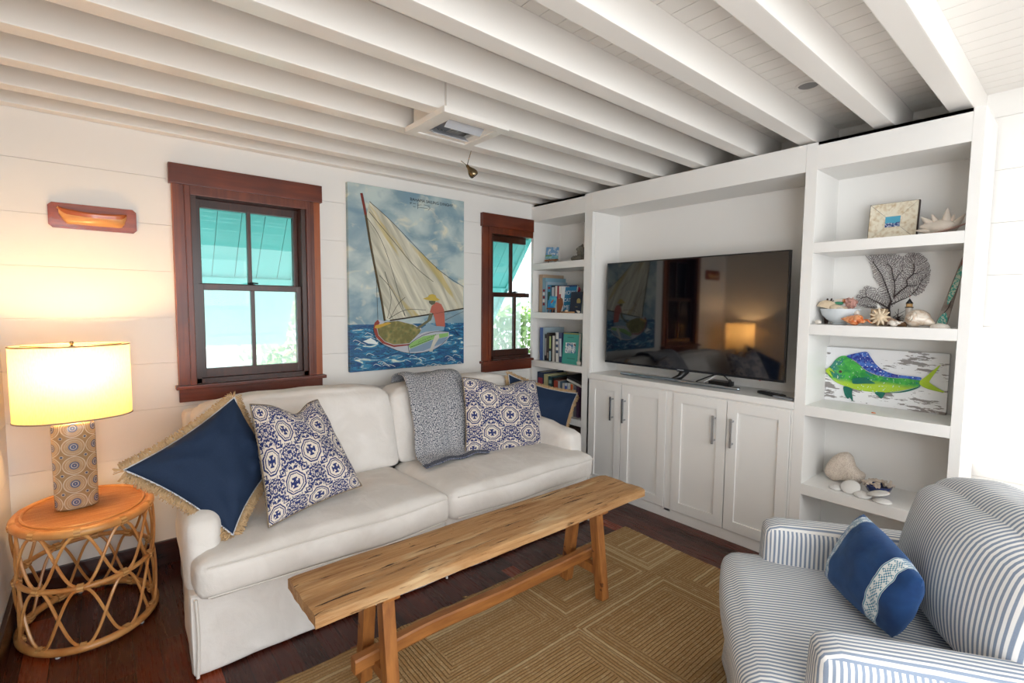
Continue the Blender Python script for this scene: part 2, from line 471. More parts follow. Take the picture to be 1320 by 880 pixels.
# ------------------------------------------------------------------ built-in wall unit
XB = .335
def shelf_unit(name, label, ya, yb, ia, ib, shelves, zbot, header=True):
    """bookcase from y=ya (near window) to yb, openings ia..ib"""
    t = thing(name, label, 'bookcase', (.17, (ya+yb)/2, 0))
    bm = B()
    box(bm, 0, XB, ia, ya, 0, 2.2, .002); box(bm, 0, XB, yb, ib, 0, 2.2, .002)
    box(bm, 0, .022, ib, ia, 2.065, 2.2, .0); box(bm, .022, XB, ib, ia, 2.065, 2.09)
    box(bm, .0, XB, ib, ia, 2.185, 2.2)
    mk('frame', bm, TRIMW, t)
    bm = B(); box(bm, .315, XB, ib, ia, zbot, 2.07); mk('back_panel', bm, TRIMW, t)
    for z0, z1 in shelves:
        bm = B(); box(bm, .0, .315, ib, ia, z0, z1, .0015); mk('shelf', bm, TRIMW, t)
    bm = B(); box(bm, .0, .315, ib, ia, 0, zbot, .0015); mk('plinth', bm, TRIMW, t)
    return t
shelf_unit('bookcase', 'narrow white built-in bookcase in the corner beside the window', -.001, -.648, -.03, -.59,
           [(1.668, 1.72), (1.27, 1.318), (.866, .917), (.45, .50)], .10)
shelf_unit('bookcase', 'wide white built-in display bookcase right of the television, filled with shells', -2.082, -2.745, -2.135, -2.706,
           [(1.650, 1.702), (1.237, 1.289), (.816, .870), (.398, .454)], .11)
t = thing('media_cabinet', 'white built-in four-door cabinet with recess holding the television', 'cabinet', (.17, -1.365, 0))
ya, yb = -.649, -2.081
bm = B()
box(bm, .0, XB, yb, ya, 2.062, 2.2, .002)            # header
box(bm, .0, .02, yb, ya, .0, .062); box(bm, .004, .02, yb, ya, .80, .835); box(bm, .018, .03, yb, ya, .0, .835); box(bm, .03, XB, ya-.02, ya, .0, 2.062); box(bm, .0, .03, ya-.016, ya, 0, 2.07)
box(bm, .0, .02, -.649, -.63-.03, .0, .835)
for y0, y1 in ((-1.372, -1.327), (-.665, -.649), (-2.081, -2.072)): box(bm, .0, .02, y0, y1, .05, .83)
mk('face_frame', bm, TRIMW, t)
bm = B(); box(bm, .315, XB, yb, ya, .0, 2.062); box(bm, .02, .315, yb, ya, .03, .05); mk('back_panel', bm, TRIMW, t)
M4 = [(-.667, -.965), (-.969, -1.325), (-1.374, -1.723), (-1.727, -2.070)]
hy = [-.897, -1.003, -1.658, -1.766]
for i, (y1, y0) in enumerate(M4):
    bm = B(); st = .06
    X0, X1 = -.006, .016
    box(bm, X0, X1, y0+.001, y0+st, .066, .829, .002); box(bm, X0, X1, y1-st, y1-.001, .066, .829, .002)
    box(bm, X0, X1, y0+st-.001, y1-st+.001, .066, .066+st, .0015); box(bm, X0, X1, y0+st-.001, y1-st+.001, .829-st, .829, .0015)
    box(bm, X0+.009, X1, y0+st-.002, y1-st+.002, .066+st-.002, .829-st+.002)
    d = mk('door', bm, TRIMW, t)
    bm = B(); h = hy[i]
    box(bm, X0-.036, X0-.026, h-.006, h+.006, .565, .735, .002)
    for zz in (.58, .712): box(bm, X0-.028, X0, h-.005, h+.005, zz, zz+.01, .001)
    mk('handle', bm, STEEL, d, label='long brushed steel bar handle')
bm = B(); box(bm, -.004, .33, yb+.0005, ya-.0005, .837, .877, .004)
mk('countertop', bm, TRIMW, label='white ledge under the television on top of the four-door cabinet', cat='countertop')

# ------------------------------------------------------------------ television
tv = thing('television', 'large black flat-screen television on a curved chrome stand', 'television', (.13, -1.365, .877))
bm = B(); box(bm, .098, .122, -1.992, -.732, .958, 1.688, .003)
box(bm, .12, .155, -1.7, -1.0, 1.0, 1.35, .01); mk('housing', bm, BLACK, tv)
bm = B(); box(bm, .0955, .099, -1.984, -.740, .972, 1.680); mk('screen', bm, BLACKG, tv)
bm = B(); box(bm, .0945, .099, -1.992, -.732, .958, .972, .001); box(bm, .094, .098, -1.40, -1.33, .952, .960, .001); mk('bottom_bezel', bm, plain('bezel', '#33363c', .2, .8), tv)
bm = B(); text(bm, 'SAMSUNG', .010, (.0942, -1.335, .9605), (0, -1, 0), (0, 0, 1), .0004); mk('logo', bm, plain('logo_grey', '#b8bcc4', .3), tv)
bm = B(); lathe(bm, [(.004, 0), (.004, .004)], (.098, -1.86, .954), 10); mk('power_light', bm, plain('red_dot', '#c23028', .4), tv)
bm = B(); P = catmull([(.135, -.85, .884), (.075, -1.1, .892), (.055, -1.3, .899), (.06, -1.45, .896), (.125, -1.735, .884)], 10)
tube(bm, P, .011, 8, flat=.55); mk('stand_bar', bm, CHROME, tv)
bm = B(); tube(bm, [(.065, -1.32, .90), (.12, -1.34, .915), (.14, -1.36, .95), (.14, -1.36, 1.05)], [.012, .02, .03, .03], 10); mk('stand_neck', bm, BLACK, tv)
bm = B(); box(bm, .19, .27, -1.63, -1.50, .8775, .905, .004); mk('media_box', bm, BLACK, label='small black box behind the television stand', cat='media box')
bm = B(); tube(bm, catmull([(.2, -1.63, .90), (.16, -1.655, .93), (.15, -1.67, .91), (.14, -1.60, .96), (.15, -1.45, .90), (.2, -1.42, .8785+.004)], 8), .004, 6)
mk('power_cable', bm, BLACK, label='thin black cable looping under the television', cat='cable')
bm = B(); tube(bm, catmull([(.17, -1.46, .882), (.14, -1.5, .90), (.135, -1.55, .93), (.15, -1.57, .955)], 6), .004, 6)
mk('white_cable', bm, plain('white_plastic', '#e4e4e4', .4), label='short white cable rising behind the television stand', cat='cable')
def remote(loc, L, W, H, ang, mat, label, btn):
    t = thing('remote_control', label, 'remote', loc)
    X = Matrix.Translation(loc) @ Matrix.Rotation(ang, 4, 'Z')
    bm = B(); soft(bm, (0, 0, H/2), (L/2, W/2, H/2), H*.45, cuts=8, xf=X); mk('body', bm, mat, t, True)
    for i in range(5):
        for j in (-1, 0, 1):
            bm = B(); lathe(bm, [(.003, 0), (.003, .0015)], (0, 0, 0), 8)
            for v in bm.verts: v.co = X @ (v.co + V((-L*.35+i*L*.16, j*W*.27, H)))
            mk('button', bm, btn, t)
remote((.10, -1.925, .8775), .17, .045, .02, math.radians(68), BLACK, 'black television remote lying on the white ledge, the larger one', GREYP)
remote((.055, -2.012, .8775), .12, .036, .012, math.radians(72), GREYP, 'small grey and white remote lying nearest the display bookcase', BLACK)

# ------------------------------------------------------------------ painting
PY = -.035
def pa(X, Y): p = ray(430+X*.13636, 225+Y*.13636, 'y', PY); return p     # upper detail
def pb(X, Y): p = ray(430+X*.16484, 345+Y*.16484, 'y', PY); return p     # lower detail
x0, x1, z0, z1 = -1.574, -.700, .936, 2.132
pt = thing('sailboat_painting', 'large canvas painting of a man sailing a wooden dinghy', 'painting', ((x0+x1)/2, -.02, z0))
m = Mat('painted_sky_and_sea', .5)
X_, Y_, Z_ = m.xyz(); hor = .315
cl = m.noise(1, 4, m.vec(X_*3., Z_*4.5, 0.), .5, .6); cl2 = m.noise(1, 3, m.vec(X_*7, Z_*11, 3.), .5, .8)
sky = m.mix(cl.ramp(.38, .60), '#7a98a6', '#bccbc8'); sky = m.mix(cl2.ramp(.55, .75), sky, '#e2ddc4'); 
sky = m.mix(m.noise(1, 3, m.vec(X_*3, Z_*4, 7.), .5, 1.).ramp(.55, .7)*.6, sky, '#6f90a4')
wv = m.noise(1, 4, m.vec(X_*7, Z_*26, 5.), .6, 1.6)
sea = m.mix(wv.ramp(.38, .62), '#0d3f73', '#2f86ad'); sea = m.mix(wv.ramp(.60, .66), sea, '#dfe3cf')
sea = m.mix(((wv-.5).ab()).lt(.012), sea, '#0b2740')
edge = (Z_ + m.noise(6, 2)*.02).lt(hor)
m.color(m.mix(edge, sky, sea)); 
bm = B(); box(bm, x0, x1, PY+.0005, 0, z0, z1, .002); mk('canvas', bm, m.m, pt)
def poly(name, pts, mat, layer, parent=pt, label=None):
    bm = B(); y = PY - .0006*layer
    prism(bm, [(p.x, y, p.z) for p in pts], (0, .0008, 0)); return mk(name, bm, mat, parent, label=label)
def strokes(bm, lines, w, layer):
    for L in lines:
        L = [V((p.x, PY-.0006*layer, p.z)) for p in L]; L = catmull(L, 4) if len(L) > 2 else L
        tube(bm, L, w, 4, flat=.5)
m = Mat('painted_sail', .5); X_, Y_, Z_ = m.xyz()
f = m.noise(1, 4, m.vec(X_*22+Z_*13, Z_*3, 1.), .5, .6)
m.color(m.mix(m.noise(1, 3, m.vec(X_*9+Z_*7, Z_*2, 9.), .5, .5).ramp(.6, .68)*.7, m.mix(f.ramp(.35, .65), '#a8a694', '#d9d6c2'), '#b9a452')); SAILM = m.m
sailpts = [pa(340, 255), pa(420, 320), pa(560, 455), pa(730, 650), pa(880, 790), pa(975, 880), pb(850, 40), pb(930, 105), pb(1015, 150), pb(1015, 315), pb(740, 366), pb(560, 395), pb(430, 412), pb(400, 400), pb(375, 260), pb(345, 80), pb(330, 0), pa(345, 650), pa(320, 500), pa(308, 400)]
sail = poly('painted_sail', sailpts, SAILM, 1)
INK = plain('paint_ink', '#2a2c2c', .6); 
bm = B(); strokes(bm, [[pa(340, 255), pa(560, 455), pa(880, 790), pa(975, 880)], [pb(800, 0), pb(900, 75), pb(1015, 148)], [pa(310, 400), pa(420, 560), pa(520, 800), pb(560, 380)],
    [pa(335, 350), pa(560, 620), pa(760, 860), pb(780, 110)], [pb(360, 60), pb(460, 180), pb(560, 380)], [pb(440, 400), pb(500, 290), pb(560, 230)], [pb(430, 400), pb(560, 330), pb(720, 330)], [pb(420, 395), pb(450, 230), pb(400, 30)]], .0016, 2)
mk('outline', bm, INK, sail)
mast = B(); strokes(mast, [[pa(262, 175), pa(300, 360), pa(345, 640), pb(335, 60), pb(375, 260), pb(400, 415)]], .0075, 3)
mk('painted_mast', mast, plain('paint_mast', '#55482c', .6), pt)
bm = B(); strokes(bm, [[pa(262, 175), pa(285, 285), pa(303, 380)]], .0085, 4); mk('painted_mast_head', bm, plain('paint_red_mast', '#7d2b22', .6), pt)
bm = B(); strokes(bm, [[pb(440, 412), pb(740, 366), pb(1015, 318)]], .0045, 5); strokes(bm, [[pb(870, 410), pb(1015, 340)], [pb(330, 0), pb(345, 400)]], .0012, 5); mk('painted_boom', bm, plain('paint_boom', '#3b3123', .6), pt)
hull = poly('painted_hull', [pb(310, 480), pb(320, 430), pb(345, 405), pb(400, 420), pb(500, 410), pb(620, 440), pb(700, 480), pb(900, 500), pb(905, 540), pb(870, 590), pb(780, 640), pb(680, 665), pb(590, 668), pb(500, 650), pb(400, 605), pb(340, 560)], plain('paint_hull_white', '#b9bcc4', .6), 3)
poly('rail', [pb(310, 480), pb(320, 430), pb(345, 405), pb(360, 430), pb(335, 470), pb(350, 530), pb(400, 580), pb(470, 605), pb(590, 595), pb(600, 605), pb(470, 620), pb(380, 590), pb(330, 540)], plain('paint_rail', '#8e3a2c', .6), 4, hull)
m = Mat('paint_cargo', .6); m.color(m.mix(m.noise(28, 3).ramp(.4, .6), m.mix(m.vor(34), '#3f5f35', '#a8955a'), '#6e6a3a'))
poly('cargo', [pb(340, 470), pb(400, 425), pb(500, 415), pb(620, 445), pb(690, 490), pb(640, 540), pb(590, 590), pb(470, 600), pb(400, 575), pb(352, 525)], m.m, 5, hull)
poly('green_panel', [pb(600, 590), pb(700, 535), pb(895, 508), pb(895, 535), pb(760, 565), pb(600, 632), pb(585, 615)], plain('paint_green', '#8fbf6e', .6, var=.1), 6, hull)
poly('grey_panel', [pb(600, 634), pb(760, 568), pb(893, 538), pb(860, 585), pb(700, 650), pb(590, 660)], plain('paint_bluegrey', '#7f97ad', .6), 6, hull)
bm = B(); strokes(bm, [[pb(580, 605), pb(690, 530), pb(800, 500), pb(900, 500)], [pb(580, 605), pb(590, 665)], [pb(310, 480), pb(330, 560), pb(420, 615), pb(590, 668), pb(780, 640), pb(905, 540)], [pb(900, 490), pb(980, 468)], [pb(940, 480), pb(980, 530)], [pb(600, 620), pb(760, 560)]], .0016, 7); mk('outline', bm, INK, hull)
poly('bow_seat', [pb(318, 470), pb(325, 450), pb(430, 425), pb(450, 435), pb(340, 475)], plain('paint_yellow', '#c9a13c', .6), 7, hull)
poly('rudder', [pb(790, 530), pb(820, 520), pb(825, 545), pb(790, 600), pb(770, 655), pb(745, 655), pb(765, 600)], plain('paint_rudder', '#d8d4c6', .6, var=.2), 8, hull)
bm = B()
for i in range(9):
    q = 660+i*16; strokes(bm, [[pb(q, 588-i*7), pb(q+6, 574-i*7), pb(q+9, 584-i*7)]], .0009, 8)
mk('boat_lettering', bm, INK, hull)
man = poly('painted_sailor', [pb(765, 300), pb(800, 268), pb(840, 285), pb(862, 330), pb(870, 460), pb(800, 455), pb(790, 400), pb(775, 355), pb(750, 350)], plain('paint_shirt', '#c06a58', .6, var=.15), 8)
poly('head', [pb(742, 258), pb(745, 275), pb(765, 292), pb(790, 282), pb(795, 258)], plain('paint_skin', '#5f5f4a', .6), 9, man)
poly('hat', [pb(695, 242), pb(735, 228), pb(745, 212), pb(770, 206), pb(795, 215), pb(800, 232), pb(830, 252), pb(790, 260), pb(730, 252)], plain('paint_hat', '#cfb54f', .6, var=.15), 10, man)
poly('arm', [pb(748, 355), pb(775, 362), pb(760, 410), pb(665, 478), pb(640, 475), pb(655, 460), pb(730, 410)], plain('paint_arm', '#6b6a50', .6), 9, man)
poly('trousers', [pb(705, 400), pb(730, 385), pb(745, 395), pb(740, 430), pb(800, 455), pb(866, 460), pb(860, 488), pb(720, 500), pb(665, 520), pb(690, 470), pb(720, 450)], plain('paint_jeans', '#8aaabd', .6, var=.15), 7, man)
m = Mat('foam', .6); m.color('#dfe6e2')
bm = B()
rr = random.Random(5)
for k in range(26):
    X0 = rr.uniform(140, 980); Y0 = rr.uniform(520, 780)
    if 300 < X0 < 900 and Y0 < 665: Y0 = rr.uniform(675, 790)
    strokes(bm, [[pb(X0, Y0), pb(X0+20, Y0-12), pb(min(X0+60, 1010), Y0+4)]], .0016, 1)
poly('foam_splash', [pb(230, 575), pb(290, 550), pb(325, 570), pb(350, 600), pb(270, 592)], m.m, 2)
mk('painted_wave_crests', bm, m.m, pt)
bm = B(); u0 = pa(722, 243); text(bm, 'BAHAMA SAILING DINGHY', .0285, (u0.x, PY-.0008, u0.z), (1, 0, 0), (0, 0, 1)); mk('lettering', bm, INK, pt)
bm = B(); strokes(bm, [[pa(722, 265), pa(735, 262), pa(730, 275), pa(722, 265)], [pa(750, 272), pa(780, 276)], [pa(795, 265), pa(795, 325)], [pa(795, 290), pa(830, 285)], [pa(850, 285), pa(910, 298)], [pa(750, 300), pa(775, 302)], [pa(800, 308), pa(850, 315), pa(890, 320)], [pa(895, 305), pa(912, 315), pa(893, 335)]], .0011, 2); mk('signature', bm, INK, pt)

# ------------------------------------------------------------------ half hull plaque
pq = thing('half_hull_plaque', 'reddish wooden plaque with a half boat hull, hung above the lamp', 'wall plaque', (-2.79, -.01, 1.765))
a0, a1, b0, b1, c_ = -2.952, -2.632, 1.708, 1.822, .014
bm = B(); prism(bm, [(a0+c_, 0, b0), (a1-c_, 0, b0), (a1, 0, b0+c_), (a1, 0, b1-c_), (a1-c_, 0, b1), (a0+c_, 0, b1), (a0, 0, b1-c_), (a0, 0, b0+c_)], (0, -.018, 0)); 
bmesh.ops.bevel(bm, geom=[e for e in bm.edges if all(v.co.y < -.01 for v in e.verts)], offset=.004, segments=2, affect='EDGES'); mk('board', bm, PLAQ, pq)
def hullmesh(bm, za, zb, fx, mi=0):
    n, k = 26, 8; rows = []
    for i in range(n+1):
        t_ = i/n; xx = -2.915 + .245*t_
        sheer = 1.783 + .014*(t_-.55)**2*4 + (.004 if t_ < .03 else 0)
        keel = 1.728 + (.045*(max(0, .12-t_)/.12)**1.5) + .05*max(0, (t_-.9)/.1)**2
        beam = .034*math.sin(min(1, .35+t_*1.1)*PI*.5)*math.sqrt(max(0, 1-max(0, (t_-.55)/.45)**2.2))
        row = []
        for j in range(k+1):
            s = j/k; z_ = sheer + (keel-sheer)*s; z_ = za(z_) if za else z_
            row.append(bm.verts.new((xx, -.018-beam*math.sqrt(max(0, 1-s**2.4)), z_)))
        rows.append(row)
    for A, Bq in zip(rows, rows[1:]):
        for j in range(k):
            f = bm.faces.new((A[j], A[j+1], Bq[j+1], Bq[j])); f.material_index = 1 if j < 3 else 0; f.smooth = True
    for R in (rows[0], rows[-1]): bm.faces.new([bm.verts.new(v.co) for v in R]+[bm.verts.new((R[0].co.x, -.018, R[0].co.z))])
    top = [r[0] for r in rows]; back = [bm.verts.new((v.co.x, -.018, v.co.z)) for v in top]
    for i in range(n): bm.faces.new((top[i], top[i+1], back[i+1], back[i]))
bm = B(); hullmesh(bm, None, None, None); mk('half_hull', bm, [HULLW, HULLD], pq)
bm = B(); tube(bm, [(-2.92, -.02, 1.80), (-2.90, -.022, 1.79), (-2.905, -.022, 1.765), (-2.885, -.022, 1.735)], .006, 6); mk('transom', bm, HULLW, pq)

# ------------------------------------------------------------------ ceiling fixtures
t = thing('ceiling_vent', 'square white ceiling air vent fixed under the beams', 'vent', (-1.45, -1.09, 2.18))
va, vb, vc, vd = -1.64, -1.285, -1.262, -.914
bm = B()
def ringframe(bm, x0, x1, y0, y1, w, z0, z1, bev=0):
    o = [(x0, y0), (x1, y0), (x1, y1), (x0, y1)]; i_ = [(x0+w, y0+w), (x1-w, y0+w), (x1-w, y1-w), (x0+w, y1-w)]
    L = [[bm.verts.new((p[0], p[1], z)) for p in q] for q, z in ((o, z0), (i_, z0), (i_, z1), (o, z1))]
    for a in range(4):
        for k in range(4): bm.faces.new((L[a][k], L[a][(k+1) % 4], L[(a+1) % 4][(k+1) % 4], L[(a+1) % 4][k]))
ringframe(bm, va, vb, vc, vd, .042, 2.186, 2.2115)
ringframe(bm, va+.043, vb-.043, vc+.043, vd-.043, .034, 2.193, 2.2115)
mk('trim_frame', bm, BEAM, t)
bm = B()
ringframe(bm, va+.03, vb-.03, vc+.03, vd-.03, .006, 2.2117, ZC)
mk('duct_box', bm, BEAM, t)
bm = B(); box(bm, va+.075, vb-.075, vc+.075, vd-.075, 2.245, 2.25); mk('duct_opening', bm, DARKHOLE, t)
for k in range(9):
    bm = B(); xx = va+.085+k*.0205
    X = Matrix.Translation((xx, 0, 2.218)) @ Matrix.Rotation(math.radians(35 if k < 5 else -35), 4, 'Y')
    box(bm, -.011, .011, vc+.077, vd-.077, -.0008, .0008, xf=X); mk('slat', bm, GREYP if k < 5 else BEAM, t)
for yy0, sg in ((vc+.105, 1), (vd-.105, -1)):
    bm = B(); X = Matrix.Translation((0, yy0, 2.192)) @ Matrix.Rotation(sg*math.radians(-38), 4, 'X')
    box(bm, va+.078, vb-.078, -.028, .028, -.002, .002, .001, xf=X); mk('flap', bm, plain('flap_grey', '#b9bbbf', .35), t)
t = thing('spotlight', 'small brushed metal spotlight on a rod hanging behind the ceiling vent', 'spotlight', (-1.168, -.76, 2.2))
A0 = V((-1.163, -.80, 2.345)); A1 = V((-1.176, -.76, 2.152))
bm = B(); tube(bm, [A0, V((-1.165, -.795, 2.25)), A1], .0022, 6); tube(bm, [A1, V((-1.213, -.755, 2.172))], .0022, 6); mk('rod', bm, BRASS, t)
bm = B(); d = V((.035, -.02, -.05)).normalized(); X = Matrix.Translation(A1) @ d.to_track_quat('Z', 'Y').to_matrix().to_4x4()
lathe(bm, [(.006, -.004), (.009, .002), (.010, .014), (.014, .022), (.023, .038), (.027, .052), (.026, .064), (.022, .070)], n=24, xf=X, capt=False); mk('lamp_head', bm, BRASS, t, True)
bm = B(); lathe(bm, [(.0215, .066), (.018, .062), (.001, .058)], n=20, xf=X); mk('bulb_face', bm, plain('bulb_glass', '#c9c9c4', .2), t)
bm = B(); lathe(bm, [(.03, 0), (.03, .008), (.004, .012)], (-1.163, -.80, 2.332), 20); mk('canopy', bm, BRASS, t)
t = thing('ceiling_speaker', 'small round recessed speaker with grey grille in the ceiling', 'speaker', (-.365, -2.2, 2.34))
cc = ray(1042, 110, 'z', 2.343)
t.location = cc
bm = B(); lathe(bm, [(.052, 0), (.052, -.004), (.040, -.006), (.039, -.001)], (cc.x, cc.y, 2.345), 32, capb=False, capt=False); mk('ring', bm, BEAM, t)
bm = B(); lathe(bm, [(.039, 0), (.039, -.003)], (cc.x, cc.y, 2.345), 32); mk('grille', bm, plain('grille_grey', '#8e8e8e', .6), t)
t = thing('switch_plate', 'white wall switch plate on the bright wall right of the display bookcase', 'switch', (.345, -2.83, 1.15))
bm = B(); box(bm, .342, .35, -2.92, -2.79, 1.09, 1.20, .002); mk('plate', bm, TRIMW, t)
for k in range(2):
    bm = B(); box(bm, .339, .343, -2.90+k*.055, -2.865+k*.055, 1.11, 1.18, .001); mk('rocker', bm, TRIMW, t)


# ------------------------------------------------------------------ rug
m = Mat('braided_jute', .9, spec=.2)
x, y, z = m.xyz()
T = .62
gx = (x+.36)/T; gy = (y+1.272)/T
ci, cj = gx.fl(), gy.fl(); u_ = gx.fr()-.5; v_ = gy.fr()-.5
par = ((ci+cj)*.5).fr().gt(.25)
jit = m.noise(9, 2)*.02
d1 = (u_.ab()).mx(v_.ab()*1.15) + jit                                  # nested squares
d2 = (u_+.5)*.8+(v_*0.) + jit                                       # straight braids
inner = d1.lt(.36)
d = d1*(inner*-1.+1.) + (v_+jit)*inner
st = (d*T/.0155)
strip = st.fl(); f = st.fr()
rs = ((strip*12.9898 + ci*3.1 + cj*7.7).sn()*43758.5).fr()
braid = m.noise(1, 2, m.vec(x*170, y*170, strip*3.)); big = m.noise(26, 3)
groove = (f-.5).ab().ramp(.36, .5)
c = m.mix(rs, '#ab8a5e', '#d0b488'); c = m.mix(braid.ramp(.35, .7), c, '#a37f52'); c = m.mix(big.ramp(.55, .75)*.5, c, '#d0bb94')
c = m.mix(m.vor(75).ramp(.15, .4)*.4, c, '#8d6a40'); c = m.mix(rs.gt(.86)*braid*.6, c, '#dcc9a0'); c = m.mix(groove*.75, c, '#5c4024')
m.color(c).bump((groove*-1.)+braid*.6, .8, .006)
bm = B(); n = 90; rr = random.Random(3)
X0, X1, Y0, Y1 = -2.75, -.335, -3.35, -1.272
edge = []
for i in range(n): edge.append((X0+(X1-X0)*i/n, Y1))
for i in range(n): edge.append((X1-.085*i/n*1.0, Y1+(Y0-Y1)*i/n))
for i in range(n): edge.append((X1-.085+(X0-X1+.085)*i/n, Y0))
for i in range(n): edge.append((X0, Y0+(Y1-Y0)*i/n))
edge = [(a+rr.uniform(-.004, .004), b+rr.uniform(-.004, .004), .0) for a, b in edge]
prism(bm, edge, (0, 0, .011))
for i in range(0, len(edge), 23):                                # loose braid ends at the hem
    a = edge[i]
    if rr.random() < .6: tube(bm, [(a[0], a[1], .008), (a[0]+rr.uniform(-.015, .015), a[1]+rr.uniform(.0, .02), .012), (a[0]+rr.uniform(-.02, .02), a[1]+rr.uniform(-.01, .02), .006)], .004, 5)
mk('jute_rug', bm, m.m, label='large braided natural jute rug under the wooden bench', cat='rug')

# ------------------------------------------------------------------ sofa
m = Mat('white_slipcover', .85, spec=.2); wv_ = m.noise(420, 2)
big = m.noise(7, 4, dist=.6)
m.color(m.mix(big.ramp(.4, .7), '#e4dfd9', '#eeeae5')).bump(wv_*.15+big*1.6+m.noise(18, 3, dist=1.)*.6, .35, .012); SLIP = m.m
SLIPP = plain('slipcover_piping', '#e6e1da', .85)
so = thing('sofa', 'long white slipcovered two-seat sofa under the window', 'sofa', (-1.5, -.6, 0))
SX0, SX1, SF = -2.585, -.425, -1.055
def wob(fr, am, sd):
    return lambda p, u: p + V((am*noise.noise(V((p.x*fr+sd, p.y*fr, p.z*fr*.5))), am*noise.noise(V((p.x*fr+sd+9, p.y*fr, p.z*fr*.5+4))), 0))
def skirt_fn(p, u):
    k = max(0, -u.z)                         # towards the hem
    w = noise.noise(V((p.x*3.2, p.y*3.2, 1.7)))*.018*k + noise.noise(V((p.x*9, p.y*9, 4.7)))*.008*k
    return p + V((w*(abs(u.x) > .9)*.6 + .075*(p.y+.485)*(u.x < 0)*-u.x, (w - .012*k)*(u.y < -.9), 0))
bm = B(); soft(bm, ((SX0+SX1)/2, -.57, .160), ((SX1-SX0)/2, .485, .156), .02, cuts=40, fn=skirt_fn); mk('base', bm, SLIP, so, True)
# box pleats at the corners
for xx, yy_ in ((SX0+.02, SF-.004), (-1.51, SF-.012), (SX1-.02, SF-.004)):
    P = [(xx, yy_, .30), (xx+.004, yy_-.006, .16), (xx-.003, yy_-.012, .012)]
    bm = B(); tube(bm, catmull(P, 4), .006, 6); mk('pleat', bm, SLIPP, so, True)
def arm(xa, xb, sd):
    bm = B()
    def fn(p, u):
        return p + V((.006*noise.noise(V((p.y*5+sd, p.z*6, p.x*3))), .008*noise.noise(V((p.x*6, p.z*5+sd, 0))), -.012*(u.y < -.5)*(u.z > .5)+ .03*(u.y+1)*.5*(u.z > 0))) + V((.075*(p.y+.465)*(sd < 3), 0, 0))
    soft(bm, ((xa+xb)/2, -.54, .43), ((xb-xa)/2, .465, .155), .045, bulge=(.008, .012, .015), cuts=14, fn=fn)
    return mk('arm', bm, SLIP, so, True)
arm(-2.59, -2.462, 2); arm(-.56, -.425, 5)
bm = B(); soft(bm, ((-2.50+SX1)/2, -.15, .56), ((SX1+2.50)/2-.01, .075, .28), .04, cuts=16, amp=.006, freq=4); mk('back_frame', bm, SLIP, so, True)
def seat_fn(sd, side):
    def fn(p, u):
        q = p.copy()
        q.z += .012*noise.noise(V((p.x*3+sd, p.y*3, 0))) - .018*max(0, u.y)*(u.z > 0)
        q.y += .015*noise.noise(V((p.x*2.6+sd, 3, p.z*4)))*(u.y < 0)
        if u.y < -.8 and u.z > .2: q.z -= .012*(1-abs(u.x)**8)*0
        return q
    return fn
for (xa, xb, sd) in ((-2.565, -1.513, 1), (-1.507, -.455, 8)):
    bm = B(); soft(bm, ((xa+xb)/2, -.79, .378), ((xb-xa)/2, .335, .078), .045, bulge=(.01, .02, .022), cuts=22, fn=seat_fn(sd, 0))
    s = mk('seat_cushion', bm, SLIP, so, True)
    bm = B()
    for zz, oo in ((.425, .001), (.318, .001)):
        P = []
        for i in range(41):
            t_ = -1+2*i/40
            P.append((((xa+xb)/2)+t_*((xb-xa)/2-.03), -1.125+.0-.020*(1-abs(t_)**2.2)*(.7)-.002+.015*noise.noise(V((t_*.5*2.6+sd, 3, (zz-.378)*4))), zz+.008+.012*noise.noise(V((t_*.5*3+sd, -.33*3, 0)))))
        tube(bm, P, .0035, 6)
    mk('piping', bm, SLIPP, s, True)
def backc(xa, xb, sd, top):
    bm = B(); h = (top-.455)/2
    def fn(p, u):
        q = p.copy(); k = (u.z+1)/2
        q.y += .13*k - .02
        q.x *= 1 - .02*k
        q.z += .012*noise.noise(V((p.x*4+sd, 0, p.z*3))) - .03*(abs(u.x)**4)*(u.z > .3)*u.z
        q.y += .018*noise.noise(V((p.x*3.5+sd, p.z*4, 2)))*(u.y < 0)
        return q
    soft(bm, ((xa+xb)/2, -.42, .445+h), ((xb-xa)/2, .10, h+.008), .045, bulge=(.01, .045, .015), cuts=22, fn=fn)
    mk('back_cushion', bm, SLIP, so, True)
backc(-2.475, -1.474, 3, .90); backc(-1.482, -.50, 9, .89)

